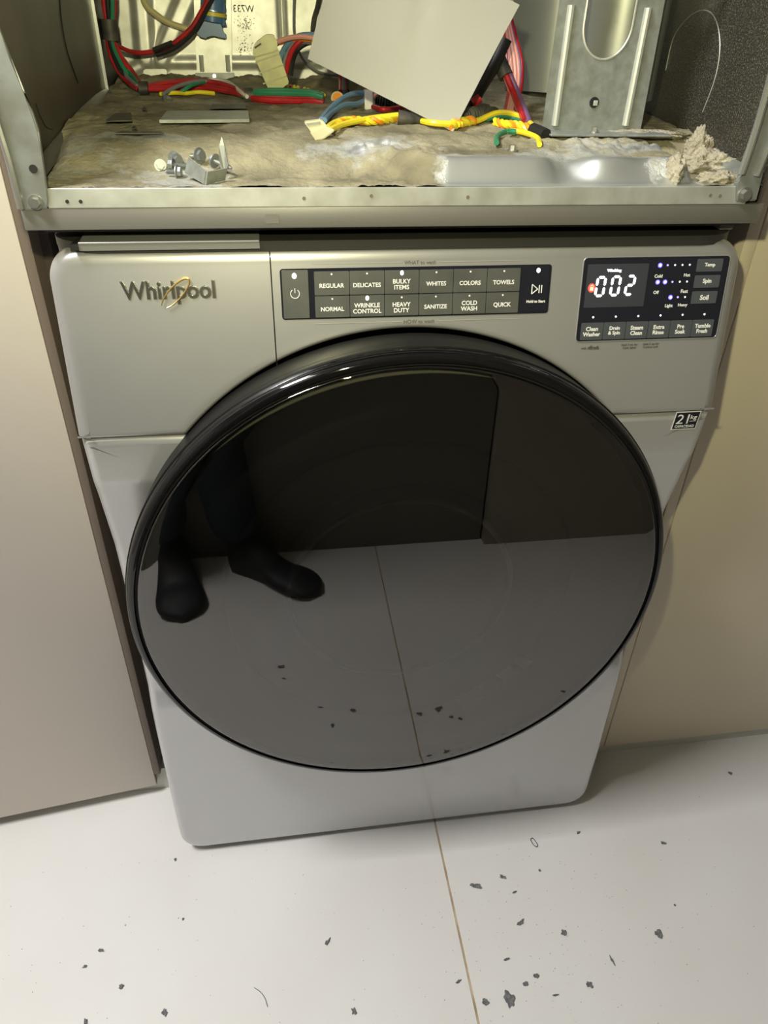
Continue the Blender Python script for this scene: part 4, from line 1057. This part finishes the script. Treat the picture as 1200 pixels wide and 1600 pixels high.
FL = [(743, 1384, 20, 9, -.5, 'dark elongated lint flake just right of the floor joint, upper of the two'),
      (786, 1370, 11, 7, -.4, 'small lint flake right of the elongated one near the washer'),
      (813, 1442, 15, 8, .5, 'slanted lint flake in the middle between joint and curled flake'),
      (881, 1457, 10, 8, .2, 'rounded lint flake between the slanted flake and the knotted one'),
      (1029, 1459, 15, 12, -.7, 'knotted dark lint flake farthest to the right on the floor'),
      (795, 1562, 20, 24, .4, 'large curled grey flake near the bottom right of the joint'),
      (759, 1566, 11, 13, .1, 'dark lint flake touching the large curled one'),
      (821, 1537, 9, 10, .3, 'round lint flake above the large curled one'),
      (838, 1525, 10, 8, .1, 'upper of the two round lint flakes above the curled one'),
      (921, 1538, 12, 11, -.6, 'star-shaped lint flake below the rounded one on the right'),
      (868, 1555, 12, 3, 0, 'thin straight lint strand low on the right'),
      (956, 1500, 4, 18, .2, 'thin upright lint strand left of the knotted flake'),
      (792, 1499, 12, 4, .2, 'thin lint strand above the two round flakes'),
      (804, 1394, 8, 3, .3, 'tiny lint strand under the small flake near the washer'),
      (512, 1472, 14, 8, .7, 'dark lint flake alone left of the joint'),
      (553, 1580, 9, 14, 0, 'upright lint flake left of the joint at the bottom edge'),
      (257, 1582, 13, 12, -.8, 'slanted lint flake at the bottom left'),
      (189, 1542, 8, 8, .2, 'round lint flake above the bottom left slanted one'),
      (133, 1510, 8, 4, .3, 'small lint speck toward the left edge'),
      (158, 1485, 9, 6, -.2, 'small lint flake upper left of the floor debris'),
      (134, 1596, 6, 12, .5, 'lint strand cut by the bottom edge at the left'),
      (274, 1343, 4, 5, 0, 'tiny speck on the floor below the washer lower left corner'),
      (286, 1436, 4, 4, 0, 'tiny dark speck midway on the left of the floor'),
      (843, 1360, 4, 4, 0, 'tiny speck between the small flake and the wire clip'),
      (904, 1301, 7, 4, .4, 'tiny speck below the washer lower right corner'),
      (1037, 1317, 10, 4, -.4, 'pale lint flake on the far right of the floor'),
      (1141, 1208, 8, 4, -.5, 'brown speck on the floor near the cream cabinet'),
      (716, 1534, 10, 4, .4, 'small lint strand left of the joint near the bottom'),
      (1054, 1328 + 86, 4, 4, 0, 'tiny dot above the knotted lint flake')]
for i, (u, v, w, h, a, lab) in enumerate(FL): flake(u, v, w, h, a, lab, i + 1)
# flakes lying nearer the viewer than the frame shows, mirrored in the door glass
def flake_xy(x, y, w, h, ang, lab, seed):
    bm = bmesh.new(); bmesh.ops.create_icosphere(bm, subdivisions=3, radius=1)
    for v_ in bm.verts:
        n_ = v_.co.normalized(); s_ = 1 + .75 * fbm(n_.x, n_.y, 1.5, 4, seed * 3.7)
        a, b_ = n_.x * w / 2 * s_, n_.y * h / 2 * s_
        v_.co = Vector((a * cos(ang) - b_ * sin(ang), a * sin(ang) + b_ * cos(ang), .0008 + n_.z * .0010))
    o = obj('lint_flake', bm, M['flake'], None, True, 80); o.location = (x, y, .0004); tag(o, lab, 'lint', 'grey lint flakes on the floor')
for i, (x, y, w, h, a, lab) in enumerate([
        (-.173, -.531, .013, .009, .1, 'wide dark lint flake mirrored left of centre in the door glass'),
        (-.169, -.498, .007, .004, .3, 'small lint speck mirrored just below the wide flake in the door'),
        (.092, -.374, .011, .007, .2, 'lint flake mirrored right beside the floor joint in the door glass'),
        (.132, -.381, .016, .009, -.5, 'largest of the lint flakes mirrored right of the joint in the door'),
        (.154, -.359, .007, .006, 0, 'small round flake mirrored right of the largest one in the door'),
        (.170, -.352, .007, .006, .2, 'rightmost of the small mirrored flakes beside the largest one'),
        (-.079, -.367, .006, .008, .3, 'upright lint flake mirrored low in the door left of the joint'),
        (-.036, -.398, .012, .006, .2, 'lint flake mirrored between the upright one and the joint'),
        (-.100, -.414, .009, .003, .1, 'thin lint strand mirrored low in the door glass'),
        (.396, -.395, .008, .005, .4, 'lint flake mirrored low on the right of the door glass')]):
    flake_xy(x, y, w, h, a, lab, 60 + i)
bm = bmesh.new(); tube(bm, smooth_pts([atz(u, v, .0012) for u, v in ((397, 1543), (407, 1550), (414, 1560), (418, 1573))]), .00045, 5); tag(obj('hair_strand', bm, M['flake']), 'single curved dark hair on the floor at the bottom', 'hair')
bm = bmesh.new(); tube(bm, smooth_pts([atz(u, v, .0012) for u, v in ((829, 1311), (833, 1310), (840, 1320), (838, 1323), (833, 1319), (829, 1312))]), .0006, 6); tag(obj('wire_clip', bm, M['black']), 'small black wire loop on the floor below the washer', 'clip')
bm = bmesh.new()
for k in range(260):
    u = random.uniform(0, 1200); v = random.uniform(1300, 1600)
    if random.random() < .55: u = random.gauss(840, 110); v = random.gauss(1470, 80)
    p = atz(u, max(v, 1345 - (u - 250) * .1), .0006); s_ = random.uniform(.0003, .0008)
    bmesh.ops.create_cube(bm, size=s_, matrix=Matrix.Translation(p) @ Matrix.Rotation(random.random() * 3, 4, 'Z'))
tag(obj('dust_crumbs', bm, M['flake'], None, False), 'fine grey dust crumbs scattered over the white floor', 'dust', kind='stuff')

# ------------------------------------------------------------------ the person mirrored in the door
PE = thing('person', 'person in dark trousers and black shoes standing before the washer, mirrored in its door', 'person', (-.36, -.84, 0))
def skin(name, joints, edges, matl, root=0, sub=2):
    me = bpy.data.meshes.new(name); me.from_pydata([j[:3] for j in joints], edges, []); o = bpy.data.objects.new(name, me); C.objects.link(o)
    md = o.modifiers.new('skin', 'SKIN'); md.use_smooth_shade = True
    for i, j in enumerate(joints):
        r = j[3]; rr = (r, r) if not isinstance(r, tuple) else r
        me.skin_vertices[0].data[i].radius = rr
    me.skin_vertices[0].data[root].use_root = True
    s = o.modifiers.new('sub', 'SUBSURF'); s.levels = sub; s.render_levels = sub
    me.materials.append(matl); keep(o, PE); return o
# trousers and torso as one continuous figure
J = [(-.39, -.80, .95, (.135, .10)), (-.40, -.80, 1.12, (.12, .095)), (-.40, -.80, 1.32, (.13, .10)), (-.40, -.79, 1.47, .055), (-.395, -.78, 1.53, .05),   # 0-4 pelvis..neck
     (-.46, -.80, .88, .088), (-.455, -.83, .50, .070), (-.425, -.865, .11, (.078, .070)),                                                # 5-7 left leg
     (-.33, -.81, .88, .088), (-.30, -.84, .50, .068), (-.262, -.865, .10, (.066, .062)),                                                # 8-10 right leg
     (-.57, -.80, 1.40, .055), (-.60, -.74, 1.16, .045), (-.36, -.745, 1.09, .034),                                                # 11-13 arm
     (-.23, -.81, 1.40, .055), (-.12, -.83, 1.17, .045), (-.05, -.775, 1.09, .034)]                                                # 14-16 arm
E_ = [(0, 1), (1, 2), (2, 3), (3, 4), (0, 5), (5, 6), (6, 7), (0, 8), (8, 9), (9, 10), (2, 11), (11, 12), (12, 13), (2, 14), (14, 15), (15, 16)]
skin('clothed_body', J, E_, M['denim'])
def lump2(name, c, r, matl, fn=None, sub=4):
    bm = bmesh.new(); bmesh.ops.create_icosphere(bm, subdivisions=sub, radius=1)
    for v in bm.verts:
        q_ = v.co.copy(); k = fn(q_) if fn else Vector((1, 1, 1)); v.co = Vector((c[0] + q_.x * r[0] * k[0], c[1] + q_.y * r[1] * k[1], c[2] + q_.z * r[2] * k[2]))
    return keep(obj(name, bm, matl, None, True, 80), PE)
lump2('head', (-.390, -.765, 1.65), (.076, .095, .115), M['skin'], lambda q_: Vector((1 - .2 * max(0, -q_.z), 1, 1)))
lump2('hair', (-.390, -.785, 1.675), (.084, .095, .108), M['hair'])
lump2('nose', (-.390, -.670, 1.64), (.012, .018, .022), M['skin'], sub=2)
for sx in (-1, 1): lump2('ear', (-.390 + sx * .077, -.77, 1.645), (.010, .020, .030), M['skin'], sub=2); lump2('eye', (-.390 + sx * .030, -.678, 1.665), (.012, .008, .008), M['black'], sub=2)
lump2('mouth', (-.390, -.677, 1.603), (.024, .008, .006), M['red'], sub=2)
# hands, fingers curled round a phone behind the lens
def hand(wx, wy, wz, tx, ty, tz, side):
    W_ = Vector((wx, wy, wz)); T = Vector((tx, ty, tz)); d = (T - W_).normalized()
    js = [(*W_, .026), (*(W_ + d * .05), (.034, .016)), (*(W_ + d * .085), (.036, .014))]; ed = [(0, 1), (1, 2)]
    lat = d.cross(Vector((0, 1, 0))).normalized(); base = len(js)
    for k, L_ in enumerate((.030, .034, .032, .025)):
        o_ = W_ + d * .085 + lat * (k - 1.5) * .019; i0 = len(js)
        js += [(*o_, .0095), (*(o_ + d * L_), .0088), (*(o_ + d * (L_ + .014) + Vector((0, .022, 0))), .008), (*(o_ + d * (L_ + .006) + Vector((0, .036, 0))), .007)]
        ed += [(2, i0), (i0, i0 + 1), (i0 + 1, i0 + 2), (i0 + 2, i0 + 3)]
    o_ = W_ + d * .04 - lat * .03 * side; i0 = len(js)
    js += [(*o_, .011), (*(o_ + d * .03 - lat * .016 * side), .010), (*(o_ + d * .055 - lat * .018 * side + Vector((0, .006, 0))), .009)]; ed += [(1, i0), (i0, i0 + 1), (i0 + 1, i0 + 2)]
    skin('hand', js, ed, M['skin'], 0, 1)
hand(-.36, -.745, 1.09, -.24, -.735, 1.11, 1); hand(-.05, -.775, 1.09, -.075, -.74, 1.13, -1)
# shoes
def shoe(hx, hy, tx, ty, w=.048):
    h_ = Vector((hx, hy, 0)); t_ = Vector((tx, ty, 0)); d = (t_ - h_); L_ = d.length; d.normalize(); n_ = Vector((-d.y, d.x, 0))
    bm = bmesh.new(); rings = []
    for k in range(17):
        t = k / 16; w_ = w * (.72 + .34 * sst(.25, .75, t)) * math.sqrt(max(.02, 1 - max(0, (t - .8) / .2) ** 2 * .98)) * math.sqrt(max(.05, 1 - max(0, (.08 - t) / .08) ** 2 * .9))
        hh = .105 - .062 * sst(.28, .62, t) - .018 * sst(.7, 1, t)
        r = []
        for a in range(16):
            an = 2 * pi * a / 16; y_ = cos(an) * w_; z_ = max(.002, hh * (.5 + .5 * sin(an)) if sin(an) > -.4 else .002)
            r.append(bm.verts.new(h_ + d * (t * L_) + n_ * y_ + Vector((0, 0, z_))))
        rings.append(r)
    for a_, b_ in zip(rings, rings[1:]):
        for k in range(16): bm.faces.new((a_[k], a_[(k + 1) % 16], b_[(k + 1) % 16], b_[k]))
    bm.faces.new(rings[0][::-1]); bm.faces.new(rings[-1]); return keep(obj('shoe', bm, M['shoe'], None, True, 70), PE)
shoe(-.425, -.915, -.385, -.690, .052); shoe(-.285, -.885, -.075, -.750, .046)
PH = tag(box('smartphone', -.205, -.060, -.708, -.699, 1.095, 1.170, M['phone'], None, .003), 'phone held up by the person in front of the washer', 'phone')
PH.location = (0, -.012, 0)
# ceiling lamp that lights the room
CLp = thing('ceiling_lamp', 'white rectangular ceiling lamp behind the camera', 'lamp', (-.98, -.47, 2.40))
kbox(CLp, 'frame', -1.27, -.69, -.67, -.27, 2.385, 2.42, M['plinth'], bev=.004)
